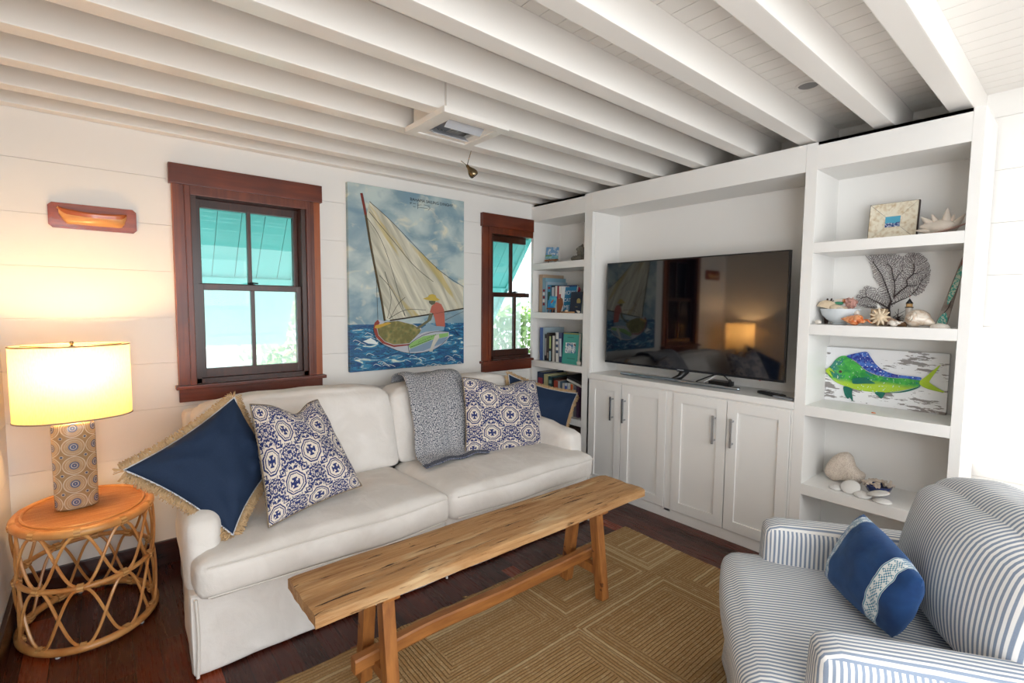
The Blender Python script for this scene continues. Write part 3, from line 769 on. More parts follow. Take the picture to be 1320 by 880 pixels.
# ------------------------------------------------------------------ cushions
def pillow(name, label, cat, corners, T, mat, pinch=.07, n=26, seed=1, wr=.012, group=None, sag=0., fringe=None, piping=None, dips=(0, 0, 0, 0)):
    """corners: bottom-left, bottom-right, top-right, top-left as 3-D points (seen from the front)"""
    c00, c10, c11, c01 = [V(c) for c in corners]
    ctr = (c00+c10+c11+c01)/4; nrm = ((c10-c00).cross(c01-c00)).normalized()
    if nrm.dot(CAM-ctr) < 0: nrm = -nrm
    t = thing(name, label, cat, (ctr.x, ctr.y, min(c.z for c in (c00, c10, c11, c01))), group)
    def P(u, v):
        a = u*(1-pinch*(1-v*v)**1.0); b = v*(1-pinch*(1-u*u)**1.0)
        b -= dips[0]*max(0, v)**2*math.exp(-(u*2.6-dips[1])**2)          # karate-chop dip in the top edge
        s, q = (a+1)/2, (b+1)/2
        p = c00*(1-s)*(1-q)+c10*s*(1-q)+c11*s*q+c01*(1-s)*q
        return p + nrm*dips[2]*(u*u-v*v)
    def th(u, v):
        w = max(0, (1-u*u))*max(0, (1-v*v))
        return T*w**.42*(1 - .25*dips[0]*4*math.exp(-(u*2.6-dips[1])**2)*max(0, v))
    bm = B(); uvl = bm.loops.layers.uv.verify(); grid = {}
    for sd in (1, -1):
        for i in range(n+1):
            for j in range(n+1):
                u = math.sin((-1+2*i/n)*PI/2*.999)*.5+(-1+2*i/n)*.5; v = math.sin((-1+2*j/n)*PI/2*.999)*.5+(-1+2*j/n)*.5
                if sd == -1 and (i in (0, n) or j in (0, n)): grid[(sd, i, j)] = grid[(1, i, j)]; continue
                tt = th(u, v); p = P(u, v)
                w = noise.noise(V((u*2.2+seed, v*2.2, sd)))*wr*1.5 + noise.noise(V((u*5+seed, v*5, sd)))*wr*.5
                fold = 0
                for (cu, cv) in ((-1, -1), (1, -1), (1, 1), (-1, 1)):
                    du, dv = u-cu, v-cv; r = math.hypot(du, dv)
                    fold += wr*.55*math.sin(math.atan2(dv, du)*9+seed)*math.exp(-((r-.55)/.35)**2)
                p = p + nrm*sd*(tt + (w+fold)*min(1, tt/T*1.5))
                vv = bm.verts.new(p); grid[(sd, i, j)] = vv
        for i in range(n):
            for j in range(n):
                q = [(i, j), (i+1, j), (i+1, j+1), (i, j+1)]
                if sd < 0: q.reverse()
                f = bm.faces.new([grid[(sd, a, b)] for a, b in q]); f.smooth = True
                for l, (a, b) in zip(f.loops, q): l[uvl].uv = (a/n, b/n)
    mk('cover', bm, mat, t, True)
    per = []; K = 56
    for k in range(K): per.append((-1+2*k/K, -1))
    for k in range(K): per.append((1, -1+2*k/K))
    for k in range(K): per.append((1-2*k/K, 1))
    for k in range(K): per.append((-1, 1-2*k/K))
    pp = [P(u, v) for u, v in per]
    if piping:
        bm = B(); tube(bm, [p+nrm*piping[1]*.6 for p in pp], piping[1], 6, closed=True); mk('piping', bm, piping[0], t, True)
    if fringe:
        bm = B(); rr = random.Random(seed); N = len(pp)
        for i in range(N):
            for s in range(7):
                fr_ = (s+rr.random())/7; p = pp[i].lerp(pp[(i+1) % N], fr_)
                tg = (pp[(i+1) % N]-pp[i-1]).normalized(); out = tg.cross(nrm)
                if out.dot(p-ctr) < 0: out = -out
                L = fringe[1]*rr.uniform(.75, 1.1); side = rr.uniform(-.35, .35)
                a = p + nrm*rr.uniform(-.006, .004); b_ = a + out*L*.55 + tg*side*L*.4 + nrm*rr.uniform(-.006, .006); c_ = a + (out + tg*side*1.2).normalized()*L + nrm*rr.uniform(-.01, .01) - V((0, 0, L*.12))
                tube(bm, [a, b_, c_], .0021, 3)
        mk('fringe', bm, fringe[0], t)
    return t
m = Mat('navy_linen', .8, spec=.25, ); m.color(m.mix(m.noise(300, 2), '#1b2a44', '#263852')).bump(m.noise(260, 2), .12, .002); NAVY = m.m
WPIPE = plain('white_piping', '#d8dbe0', .7)
m = Mat('jute_fringe', .9); m.color(m.mix(m.noise(60, 2), '#c19a6e', '#e0c297')); FRINGE = m.m
def ikat(name, cells, sx=1., mirror=0.):
    m = Mat(name, .85, spec=.2); U, Vv, _ = m.xyz(m.co('UV'))
    wb = m.noise(9, 2, m.vec(U, Vv, 1.)); wb2 = m.noise(9, 2, m.vec(U, Vv, 8.))
    u = U*cells*sx + (wb-.5)*.12; v = Vv*cells + (wb2-.5)*.12
    fine = m.noise(1, 2, m.vec(U*95, Vv*95, 3.))
    def octo(a, b): return a.ab().mx(b.ab()).mx((a.ab()+b.ab())*.72)
    # lattice of octagons, every other cell
    a = u.fr()-.5; b = v.fr()-.5; odd = ((u.fl()+v.fl())*.5).fr().gt(.25)
    d = octo(a, b) + (fine-.5)*.03
    ring = (d-.43).ab().lt(.028).mx((d-.34).ab().lt(.018))
    A, Bb = a.ab(), b.ab()
    cross = (A.lt(.055)*Bb.lt(.2)).mx(Bb.lt(.055)*A.lt(.2)).mx((Bb-.17).ab().lt(.035)*A.lt(.11)).mx((A-.17).ab().lt(.035)*Bb.lt(.11))
    figA = ring.mx(cross*(d.lt(.27)))
    # other cells: mirrored blotches
    nb = m.noise(1, 1, m.vec(A*11+u.fl()*0., b*11, 4.)); nb2 = m.noise(1, 1, m.vec(A*22, b*20, 9.))
    figB = nb.gt(.50).mx(nb2.gt(.54)*d.lt(.46)).mx((d-.12).ab().lt(.025))
    # corner medallions
    a2 = (u+.5).fr()-.5; b2 = (v+.5).fr()-.5; d2 = a2.ab().mx(b2.ab())
    figC = (d2-.12).ab().lt(.022).mx(d2.lt(.05))
    fig = (figA*(odd*-1.+1.)).mx(figB*odd).mx(figC)
    fig = fig*(fine.gt(.33))
    m.color(m.mix(fig, '#dcd3c6', m.mix(fine, '#1c2450', '#35447f'))).bump(m.noise(300, 2), .12, .002)
    return m.m
IKAT = ikat('blue_block_print', 5.2)
TANP = plain('tan_piping', '#8c7c66', .8)
# navy fringed cushion on the left arm
pillow('throw_pillow', 'navy pillow with tan fringe leaning on the left sofa arm toward the lamp', 'pillow',
       [ray(300, 690, 'y', -.97), ray(352, 600, 'y', -.72), ray(302, 512, 'y', -.66), ray(158, 606, 'y', -.86)],
       .085, NAVY, .10, seed=3, fringe=(FRINGE, .035), piping=(WPIPE, .0032), group=None)
# printed cushion, left
t = pillow('throw_pillow', 'blue and cream printed pillow next to the lamp-side navy pillow, dented top', 'pillow',
       [ray(346, 680, 'y', -1.00), ray(466, 626, 'y', -.86), ray(409, 515, 'y', -.62), ray(322, 521, 'y', -.76)],
       .085, IKAT, .05, seed=5, piping=(TANP, .003), dips=(.22, .35, 0))
# printed cushion, right
pillow('throw_pillow', 'blue and cream printed pillow at the bookcase end of the sofa beside the grey throw', 'pillow',
       [ray(600, 585, 'y', -.70), ray(706, 584, 'y', -.74), ray(690, 490, 'y', -.55), ray(596, 486, 'y', -.53)],
       .075, IKAT, .04, seed=8, piping=(TANP, .003), dips=(.16, .0, 0))
pillow('throw_pillow', 'navy pillow with tan fringe half hidden behind the printed pillow near the bookcase', 'pillow',
       [ray(645, 578, 'y', -.60), ray(726, 580, 'y', -.66), ray(744, 507, 'y', -.50), ray(655, 482, 'y', -.43)],
       .06, NAVY, .12, seed=11, fringe=(FRINGE, .03), piping=(WPIPE, .003))

# ------------------------------------------------------------------ throw blanket
m = Mat('knitted_throw', .95, spec=.1); U, Vv, _ = m.xyz(m.co('UV'))
sp = m.noise(1, 2, m.vec(U*80, Vv*130, 0.), .7); rib = (U*70).sn()
c = m.mix(sp.ramp(.44, .54), '#3c4458', '#cfcfd0')
dark = Vv.gt(.93); c = m.mix(dark*.65, c, '#2e3b5a')
m.color(c).bump(sp+rib*.3, .7, .006)
bm = B(); uvl = bm.loops.layers.uv.verify()
path = catmull([(-.215, .865), (-.225, .90), (-.285, .922), (-.375, .91), (-.45, .83), (-.515, .74), (-.57, .62), (-.605, .53), (-.66, .488), (-.74, .485)], 5)
nu = 26; rows = []
for k, (yy_, zz) in enumerate([(p.x, p.y) for p in [V((a, b, 0)) for a, b in [(q[0], q[1]) for q in path]]]):
    t_ = k/(len(path)-1); row = []
    xa = -1.385 - .065*max(0, (t_-.3))/.7*1.3; xb = -.975 - .04*max(0, t_-.3) 
    for i in range(nu+1):
        s = i/nu; w = .012*math.sin(s*9+t_*2)*min(1, t_*3) + .012*noise.noise(V((s*5, t_*4, 0)))
        dz = 0
        if t_ > .9: dz = -.006*math.sin(s*14)
        y2 = yy_-.012-abs(w)*(1.2 if t_ > .4 else .4)
        z2 = zz + (w*.8+.008 if t_ < .55 else 0) + dz
        row.append(bm.verts.new((xa+(xb-xa)*s + .006*noise.noise(V((t_*9, s*3, 1))), y2 - .035*(s < .35)*(.35-s)/.35*(t_ > .85), z2)))
    rows.append(row)
for k in range(len(rows)-1):
    for i in range(nu):
        f = bm.faces.new((rows[k][i], rows[k][i+1], rows[k+1][i+1], rows[k+1][i])); f.smooth = True
        for l, (a, b) in zip(f.loops, ((i, k), (i+1, k), (i+1, k+1), (i, k+1))): l[uvl].uv = (a/nu, b/(len(rows)-1))
o = mk('throw_blanket', bm, m.m, smooth=True, label='grey and navy knitted throw draped over the sofa back between the cushions', cat='blanket')
md = o.modifiers.new('thick', 'SOLIDIFY'); md.thickness = .012; md.offset = 1
md = o.modifiers.new('sub', 'SUBSURF'); md.levels = md.render_levels = 1

# ------------------------------------------------------------------ bench
m = Mat('weathered_wood', .62, spec=.3); x, y, z = m.xyz()
g = m.noise(1, 6, m.vec(x*4, y*55, z*55), .68, .6); big = m.noise(3.5, 4, dist=.5)
ck = m.noise(1, 5, m.vec(x*5., y*60, z*35+5), .65, .4); ck2 = m.noise(1, 4, m.vec(x*9, y*120, z*60+9), .6, .3)
c = m.mix(g.ramp(.32, .68), '#94663c', '#c89f70'); c = m.mix(big.ramp(.42, .62)*.6, c, '#ae8254'); c = m.mix(m.noise(1, 3, m.vec(x*3, y*16, z*9+3), .5, .5).ramp(.54, .68)*.75, c, '#cdb28a')
c = m.mix(ck.ramp(.625, .66), c, '#3a2414'); c = m.mix(ck2.ramp(.66, .70)*.7, c, '#54381f')
seam = ((y+1.607)+(m.noise(4, 3)-.5)*.012).ab()
c = m.mix(seam.ramp(.0035, .001)*m.noise(7, 3).ramp(.42, .55), c, '#2c1a0e'); c = m.mix(m.vor(26).lt(.07)*m.noise(4).gt(.48), c, '#43280f')
patch = (x+1.28).ab().lt(.05)*(y+1.655).ab().lt(.022); c = m.mix(patch*.75, c, '#6f5238')
m.color(c).bump(g*.6 - ck.ramp(.60, .68)*1.4, .7, .007); BENCHT = m.m
m = Mat('bench_leg_wood', .5); x, y, z = m.xyz()
g = m.noise(1, 5, m.vec(x*40, y*40, z*5), .6, .5); c = m.mix(g.ramp(.3, .7), '#7d4a22', '#ab7038'); c = m.mix(m.noise(14, 3).gt(.66), c, '#5c3216')
m.color(c).bump(g, .25, .004); BENCHL = m.m
m = Mat('bench_stretcher_wood', .5); x, y, z = m.xyz()
g = m.noise(1, 5, m.vec(x*5, y*40, z*40), .6, .5); c = m.mix(g.ramp(.3, .7), '#7d4a22', '#ab7038'); m.color(c).bump(g, .25, .004); BENCHS = m.m
be = thing('bench', 'long narrow rustic wooden bench used as a coffee table in front of the sofa', 'bench', (-1.55, -1.57, 0))
bx0, bx1, byA, byB, bz = -2.352, -.762, -1.437, -1.703, .482
bm = B(); nx, ny = 110, 14; TH = .042
rows = {}
for i in range(nx+1):
    for j in range(ny+1):
        s, q = i/nx, j/ny
        ex = .006*noise.noise(V((q*5, 3, 0)))*(1 if i in (0, nx) else 0)
        xx = bx0+(bx1-bx0)*s+ex; yv = byA+(byB-byA)*q + (.006*noise.noise(V((xx*4, q*9, 0))) if j in (0, ny) else 0)
        gr = -.005*max(0, noise.noise(V((xx*1.6, yv*34, 2)))*2-.55) - .010*math.exp(-((q-.60)*14)**2)*max(0, noise.noise(V((xx*1.1, 7, 2)))+.25)
        rd = -.006*((abs(2*q-1))**14) - .004*(abs(2*s-1)**60)
        rows[i, j] = (bm.verts.new((xx, yv, bz+gr+rd+.0015*noise.noise(V((xx*9, yv*9, 0))))), bm.verts.new((xx, yv, bz-TH)))
for i in range(nx):
    for j in range(ny):
        f = bm.faces.new([rows[a][0] for a in ((i, j), (i+1, j), (i+1, j+1), (i, j+1))]); f.smooth = True
        bm.faces.new([rows[a][1] for a in ((i, j+1), (i+1, j+1), (i+1, j), (i, j))])
for i in range(nx):
    for j, rev in ((0, 1), (ny, 0)): bm.faces.new([rows[i, j][0], rows[i+1, j][0], rows[i+1, j][1], rows[i, j][1]])
for j in range(ny):
    for i in (0, nx): bm.faces.new([rows[i, j][0], rows[i, j+1][0], rows[i, j+1][1], rows[i, j][1]])
mk('top', bm, BENCHT, be, 35)
def post(bm, p0, p1, w, d, bev=.004):
    p0, p1 = V(p0), V(p1); ax = (p1-p0).normalized(); kx = V((1, 0, 0)); kx = (kx-ax*kx.dot(ax)).normalized(); ky = ax.cross(kx)
    M = Matrix((kx, ky, ax)).transposed().to_4x4(); M.translation = p0
    box(bm, -w/2, w/2, -d/2, d/2, 0, (p1-p0).length, bev, xf=M)
for xx in (-2.105, -1.05):
    for s in (1, -1):
        bm = B(); post(bm, (xx, -1.57+s*.115, .0185), (xx-.0*s, -1.57+s*.062, bz-TH+.002), .044, .046); mk('leg', bm, BENCHL, be)
    bm = B(); box(bm, xx-.018, xx+.018, -1.57-.095, -1.57+.095, .125, .165, .004); mk('cross_rail', bm, BENCHL, be)
    bm = B(); box(bm, xx-.03, xx+.03, -1.57-.115, -1.57+.115, bz-TH-.022, bz-TH+.001, .004); mk('top_batten', bm, BENCHL, be)
bm = B()
P = [(-2.19, -1.57, .172), (-1.9, -1.567, .186), (-1.6, -1.574, .184), (-1.3, -1.566, .18), (-1.0, -1.57, .188)]
P = catmull(P, 8)
for a, b in zip(P, P[1:]):
    pass
rings = []
for i, p in enumerate(P):
    hh = .026+.004*noise.noise(V((p.x*5, 1, 0))); ww = .019
    rings.append([bm.verts.new(p+V((0, y_, z_))) for y_, z_ in ((-ww, -hh*.7), (-ww*.8, -hh), (ww*.8, -hh), (ww, -hh*.7), (ww, hh*.7), (ww*.8, hh), (-ww*.8, hh), (-ww, hh*.7))])
for A, Bq in zip(rings, rings[1:]):
    for j in range(8): bm.faces.new((A[j], A[(j+1) % 8], Bq[(j+1) % 8], Bq[j]))
bm.faces.new(rings[0]); bm.faces.new(list(reversed(rings[-1]))); mk('stretcher', bm, BENCHS, be)

# ------------------------------------------------------------------ rattan side table
m = Mat('rattan', .38, spec=.5, coat=.2); m.color(m.mix(m.noise(9, 4).ramp(.3, .7), '#b9763a', '#dba464')).bump(m.noise(70, 2), .06, .002); RAT = m.m
m = Mat('rattan_binding', .5); q = m.xyz(); m.color(m.mix((q[2]*500).sn().ramp(-1, 1), '#b07a40', '#dcae72')); BIND = m.m
m = Mat('woven_cane', .45); x, y, z = m.xyz()
wx, wy = (x/.0055), (y/.0042); chk = ((wx.fl()+wy.fl())*.5).fr().gt(.25)
h = (wx.fr()-.5).ab()*-1.+ (wy.fr()-.5).ab()*-1.
c = m.mix(chk, '#c07a3a', '#a9652c'); c = m.mix(m.noise(1, 3, m.vec(x*8, y*160, 0.)).ramp(.45, .65)*.7, c, '#dba468')
m.color(c).bump(h+chk*.4, .5, .002); CANE = m.m
ta = thing('rattan_side_table', 'oval rattan side table with woven top and open lattice sides', 'side table', (-2.868, -.345, 0))
tc = V((-2.868, -.345, 0)); RX, RY = .222, .268; TN = 10
def el(a, z, k=1., dr=0.): return V((tc.x+(RX*k+dr)*math.cos(a), tc.y+(RY*k+dr)*math.sin(a), z))
ZT = .50
bm = B(); lathe(bm, [(1.0, ZT-.012), (1.0, ZT-.001), (.96, ZT+.0)], (tc.x, tc.y, 0), 64, ex=RX*.97, ey=RY*.97); mk('woven_top', bm, CANE, ta, True)
for nm, zz, k, r in (('top_ring', ZT-.016, 1., .017), ('middle_ring', .262, 1.0, .010), ('bottom_ring', .020, 1.02, .015)):
    bm = B(); tube(bm, [el(2*PI*i/72, zz, k) for i in range(72)], r, 10, closed=True); mk(nm, bm, RAT, ta, True)
bm = B(); tube(bm, [el(2*PI*i/72, ZT+.002, .90) for i in range(72)], .005, 6, closed=True); mk('inner_ring', bm, RAT, ta, True)
ph = .22
for tier, (za, zb) in enumerate(((.030, .255), (.268, ZT-.03))):
    for i in range(TN):
        for sgn in (1, -1):
            a0_ = 2*PI*i/TN+ph; a1_ = a0_+sgn*2*PI/TN
            P = []
            for q in range(17):
                t_ = q/16; zz = za+(zb-za)*(1-math.cos(PI*t_))/2; a = a0_+(a1_-a0_)*(t_*.86+.07)
                P.append(el(a, zz, 1.0, .004*sgn + .006*math.sin(PI*t_)))
            bm = B(); tube(bm, P, .0058, 6); mk('strand', bm, RAT, ta, True)
bm = B()
for i in range(TN):
    a = 2*PI*i/TN+ph
    for zz, r, wv2 in ((ZT-.018, .0195, .012), (.262, .017, .012), (.022, .018, .012)):
        P = [el(a-.045, zz), el(a+.045, zz)]
        bm = B(); tube(bm, P, r, 10); mk('binding', bm, BIND, ta, True)
bm = B()
for i in range(5):
    a = 2*PI*i/5+.5; lathe(bm, [(.009, 0), (.009, .006)], el(a, 0.0005, 1.02), 10)
mk('glides', bm, plain('clear_glide', '#c9c9c9', .4), ta)

# ------------------------------------------------------------------ lamp
la = thing('table_lamp', 'lit table lamp with oval linen shade and patterned ceramic base', 'lamp', (-2.895, -.335, ZT))
lc = V((-2.895, -.335, ZT+.003)); lrot = Matrix.Rotation(math.radians(6), 4, 'Z')
m = Mat('patterned_ceramic', .22, coat=.4); U, Vv, _ = m.xyz(m.co('UV'))
u = U*6.; v = Vv*4.6+.1
a = u.fr()-.5; b = v.fr()-.5; d = ((a*a)+(b*b)).sq()
c = m.mix(d.lt(.455), '#a48a68', '#b59a78'); c = m.mix((d-.47).ab().lt(.018), c, '#d9cfbb')
c = m.mix((d-.36).ab().lt(.010), c, '#d2c6ae'); c = m.mix((d-.29).ab().lt(.007), c, '#cabda4')
c = m.mix(d.lt(.21), c, '#566487'); c = m.mix((d-.13).ab().lt(.015), c, '#cfcabd'); c = m.mix(d.lt(.06), c, '#4d5a80'); c = m.mix(d.lt(.025), c, '#d8d2c4')
a2 = (u+.5).fr()-.5; b2 = (v+.5).fr()-.5; d2 = ((a2*a2)+(b2*b2)).sq()
c = m.mix(d2.lt(.085), c, '#d5cab3'); c = m.mix(d2.lt(.06), c, '#55617f')
m.color(m.mix(m.noise(50, 2).ramp(.4, .7)*.25, c, '#8d7657')); LBASE = m.m
bm = B(); uvl = bm.loops.layers.uv.verify(); n = 48; prof = [(.90, 0), (.99, .006), (1.0, .014), (1.0, .10), (1.0, .20), (1.0, .30), (1.0, .335), (.985, .348), (.93, .358), (.80, .364), (.30, .367)]
lathe(bm, [(r, z) for r, z in prof], lc, n, ex=.0715, ey=.052, power=2.7, xf=lrot)
bm.faces.ensure_lookup_table()
for f in bm.faces:
    cs = f.calc_center_median()-lc; am = math.atan2(cs.y/.052, cs.x/.0715)
    for l in f.loops:
        q = l.vert.co-lc; aa = math.atan2(q.y/.052, q.x/.0715)
        while aa-am > PI: aa -= 2*PI
        while aa-am < -PI: aa += 2*PI
        l[uvl].uv = (aa/(2*PI), q.z/.36)
mk('base', bm, LBASE, la, True)
bm = B(); tube(bm, [lc+V((0, 0, .365)), lc+V((0, 0, .54))], .006, 8); 
for s in (1, -1): tube(bm, catmull([lc+V((0, 0, .40)), lc+V((s*.05, 0, .46)), lc+V((s*.055, 0, .56)), lc+V((0, 0, .68))], 6), .002, 5)
mk('harp', bm, BRASS, la, True)
SHZ0, SHZ1 = .885, 1.192; SA, SBy = .192, .135
sc_ = V((-2.885, -.335, 0))
def shademat():
    m = bpy.data.materials.new('linen_shade'); m.use_nodes = True; nt = m.node_tree; nt.nodes.clear()
    o = nt.nodes.new('ShaderNodeOutputMaterial'); mx = nt.nodes.new('ShaderNodeMixShader'); mx.inputs[0].default_value = .6
    t = nt.nodes.new('ShaderNodeBsdfTranslucent'); d_ = nt.nodes.new('ShaderNodeBsdfDiffuse')
    tc_ = nt.nodes.new('ShaderNodeTexCoord'); mp = nt.nodes.new('ShaderNodeMapping'); mp.inputs['Scale'].default_value = (300, 300, 60); nz = nt.nodes.new('ShaderNodeTexNoise'); nz.inputs['Scale'].default_value = 1.; nz.inputs['Detail'].default_value = 3
    nt.links.new(tc_.outputs['Object'], mp.inputs[0]); nt.links.new(mp.outputs[0], nz.inputs['Vector'])
    cr = nt.nodes.new('ShaderNodeMix'); cr.data_type = 'RGBA'; nt.links.new(nz.outputs['Fac'], cr.inputs[0]); cr.inputs[6].default_value = lin('#ceb484'); cr.inputs[7].default_value = lin('#ecd8a8')
    nt.links.new(cr.outputs[2], t.inputs[0]); nt.links.new(cr.outputs[2], d_.inputs[0])
    nt.links.new(d_.outputs[0], mx.inputs[1]); nt.links.new(t.outputs[0], mx.inputs[2]); nt.links.new(mx.outputs[0], o.inputs[0]); return m
bm = B()
lathe(bm, [(1.0, SHZ0), (1.0, SHZ1)], sc_, 72, ex=SA, ey=SBy, power=2.15, capb=False, capt=False, xf=lrot)
sh = mk('lamp_shade', bm, shademat(), la, True)
for zz in (SHZ0+.002, SHZ1-.002):
    P = []
    for i in range(72):
        a = 2*PI*i/72; ca, sa = math.cos(a), math.sin(a); k = (abs(ca)**2.15+abs(sa)**2.15)**(-1/2.15)
        P.append(sc_ + lrot @ V((SA*k*ca, SBy*k*sa, zz)))
    bm = B(); tube(bm, P, .0028, 6, closed=True); mk('shade_trim', bm, plain('grey_trim', '#8d857c', .7), la, True)
bm = B(); 
for s in (0, 1, 2):
    a = s*2*PI/3+.5; tube(bm, [sc_+V((0, 0, SHZ1-.014)), sc_+V((SA*.98*math.cos(a), SBy*.98*math.sin(a), SHZ1-.006))], .0018, 5)
lathe(bm, [(.006, SHZ1-.02), (.012, SHZ1-.008), (.004, SHZ1-.002), (.008, SHZ1+.006), (.005, SHZ1+.014)], sc_, 12); mk('finial', bm, BRASS, la, True)
m = bpy.data.materials.new('bulb'); m.use_nodes = True; bb = m.node_tree.nodes['Principled BSDF']; bb.inputs['Emission Color'].default_value = (1, .60, .27, 1); bb.inputs['Emission Strength'].default_value = 360
bm = B(); lathe(bm, [(.010, 1.04), (.012, 1.06), (.026, 1.09), (.030, 1.11), (.024, 1.135), (.008, 1.146)], sc_, 16); mk('bulb', bm, m, la, True)

# ------------------------------------------------------------------ striped armchair
m = Mat('ticking_stripe', .85, spec=.2); U, Vv, _ = m.xyz(m.co('UV'))
f = ((U+(m.noise(6, 2)-.5)*.006)/.0135).fr(); s_ = (f-.5).ab()
thread = m.noise(500, 2)
c = m.mix((s_*-1.+.5).ramp(.22, .30), '#e9e8e6', m.mix(thread, '#7d8a9e', '#939fb0'))
m.color(c).bump(thread*.2+m.noise(9, 3, dist=.5), .3, .008); TICK = m.m
CA = V((-1.0, -2.40, 0)); cs_, cb_ = V((-.85, -.53, 0)).normalized(), V((.53, -.85, 0)).normalized()
CX = Matrix((cs_, cb_, V((0, 0, 1)))).transposed().to_4x4(); CX.translation = CA    # local: x = far arm -> near arm, y = towards the back, z up
orig = CX @ V((.275, .3, 0))
ch = thing('armchair', 'large armchair in blue and white ticking stripe beside the display bookcase', 'armchair', orig)
def uv_long(p, n): return ((p.y if abs(n.x) > .75 else p.x), p.z)
def uv_x(p, n): return (p.x, p.z)
def uv_y(p, n): return (p.y, p.z)
def ck_(name, c, h, r, **kw):
    bm = B(); soft(bm, c, h, r, xf=CX, uvf=kw.pop('uvf', uv_long), **kw); return mk(name, bm, TICK, ch, True)
W = .55
def skf(p, u):
    k = max(0, -u.z); return p + V((.0, -.015*k*(u.y < -.9) + noise.noise(V((p.x*6, 2, 1)))*.02*k*(u.y < -.9), 0))
ck_('base', (W/2, .33, .1685), (W/2+.10, .46, .155), .02, cuts=24, fn=skf)
bm = B()                                     # flared skirt hem at the far front corner
ck_('seat_cushion', (W/2, .19, .375), (W/2+.10, .345, .085), .05, bulge=(.01, .025, .02), cuts=24, amp=.006, freq=4,
    fn=lambda p, u: p+V((0, 0, -.01*max(0, u.y))), uvf=uv_long)
for xa, xb in ((-.125, .0), (W, W+.13)):
    ck_('arm', ((xa+xb)/2, .40, .385), ((xb-xa)/2, .42, .215), .035, bulge=(.006, .01, .012), cuts=18, amp=.006, freq=5)
ck_('back_frame', (W/2, .76, .42), (W/2+.12, .09, .33), .05, cuts=18, fn=lambda p, u: p+V((0, .05*(u.z+1)/2, 0)))
def bk(p, u):
    k = (u.z+1)/2; q = p.copy()
    q.y += .07*k - .0
    q.x += -.01*k
    q.z += -.035*abs(u.x)**3*max(0, u.z) + .012*noise.noise(V((p.x*5, p.z*4, 0)))
    q.y += .02*noise.noise(V((p.x*4, p.z*4, 6)))*(u.y < 0)
    return q
ck_('back_cushion', (W/2+.03, .45, .665), (W/2+.045, .10, .20), .07, bulge=(.015, .07, .02), cuts=24, fn=bk, uvf=uv_x)
# velvet cushion on the chair
m = Mat('blue_velvet', .75, spec=.2); m.b.inputs['Sheen Weight'].default_value = .5; m.b.inputs['Sheen Tint'].default_value = lin('#7aa0d8')
U, Vv, _ = m.xyz(m.co('UV'))
vel = m.mix(m.noise(11, 3, dist=1.).ramp(.35, .7), '#122a50', '#1d3e6c')
def band(c0):
    dd = (U-c0).ab(); inb = dd.lt(.062)
    zz = (((Vv*11).fr()-.5).ab()*2.)
    q1 = ((U-c0)*90).fl(); q2 = (Vv*46).fl()
    fig = ((q1+q2)*.5).fr().gt(.25)*(dd.lt(.018+0.)).mx(dd.lt(.045)*zz.gt(.5)*((q1+q2)*.5).fr().gt(.25))
    ln = (dd-.055).ab().lt(.004)
    return inb, fig.mx(ln)
b1, f1 = band(.17); b2, f2 = band(.76)
inb, fg = b1.mx(b2), f1.mx(f2)
m.color(m.mix(inb, vel, m.mix(fg, '#d9dcd8', '#4a7f92'))).bump(m.noise(30, 3)+inb*1., .25, .004)
pillow('throw_pillow', 'deep blue velvet pillow with two woven white bands, lying on the striped armchair', 'pillow',
       [ray(1064, 742, 'z', .505), ray(1150, 822, 'z', .50), ray(1190, 748, 'z', .70), ray(1113, 662, 'z', .725)],
       .065, m.m, -.05, seed=4, wr=.005)
WORLD, SUN, REAR, SIDE, LEFT, LAMP, EXPO = 2.2, 16., 60., 1., 55., 0., 0.0

# ------------------------------------------------------------------ books and small things, left bookcase
PAGES = plain('book_pages', '#d9d3c4', .8, var=.08, scale=200)
_bm = {}
def bmat(c):
    if c not in _bm: _bm[c] = plain('book_cloth_'+c.strip('#'), c, .5, var=.05)
    return _bm[c]
def book(yl, yr, h, z, color, label, depth=.2, xf0=.055, lean=0., group='books on the built-in shelves', mark=None):
    """upright book, spine towards the room, from y=yl (window side) to yr"""
    t = thing('book', label, 'book', (xf0+depth/2, (yl+yr)/2, z), group)
    M = Matrix.Translation((xf0, yl, z)) @ Matrix.Rotation(math.radians(lean), 4, 'X')
    w = yl-yr; c = .002
    bm = B(); box(bm, 0, c*1.4, -w, 0, 0, h, .0008, xf=M); box(bm, 0, depth, -w, -w+c, 0, h, xf=M); box(bm, 0, depth, -c, 0, 0, h, xf=M)
    mk('cover', bm, bmat(color), t)
    bm = B(); box(bm, c, depth-.004, -w+c, -c, .003, h-.003, xf=M); mk('pages', bm, PAGES, t)
    if mark:
        for (za, zb, col) in mark:
            bm = B(); box(bm, -.0006, .0004, -w*.85, -w*.15, h*za, h*zb, xf=M); mk('spine_label', bm, bmat(col), t)
    return t
def row(zs, sc, ox, oy, items, xf0=.055):
    for (X0_, X1_, Yt, color, label, kw) in items:
        kw = dict(kw); xq = kw.pop('x', xf0); py = oy+Yt*sc
        a = ray(ox+X0_*sc, py, 'x', xq); b = ray(ox+X1_*sc, py, 'x', xq)
        book(min(a.y, -.034), b.y+.0008, max(.05, (a.z+b.z)/2-zs), zs+.0005, color, label, xf0=xq, **kw)
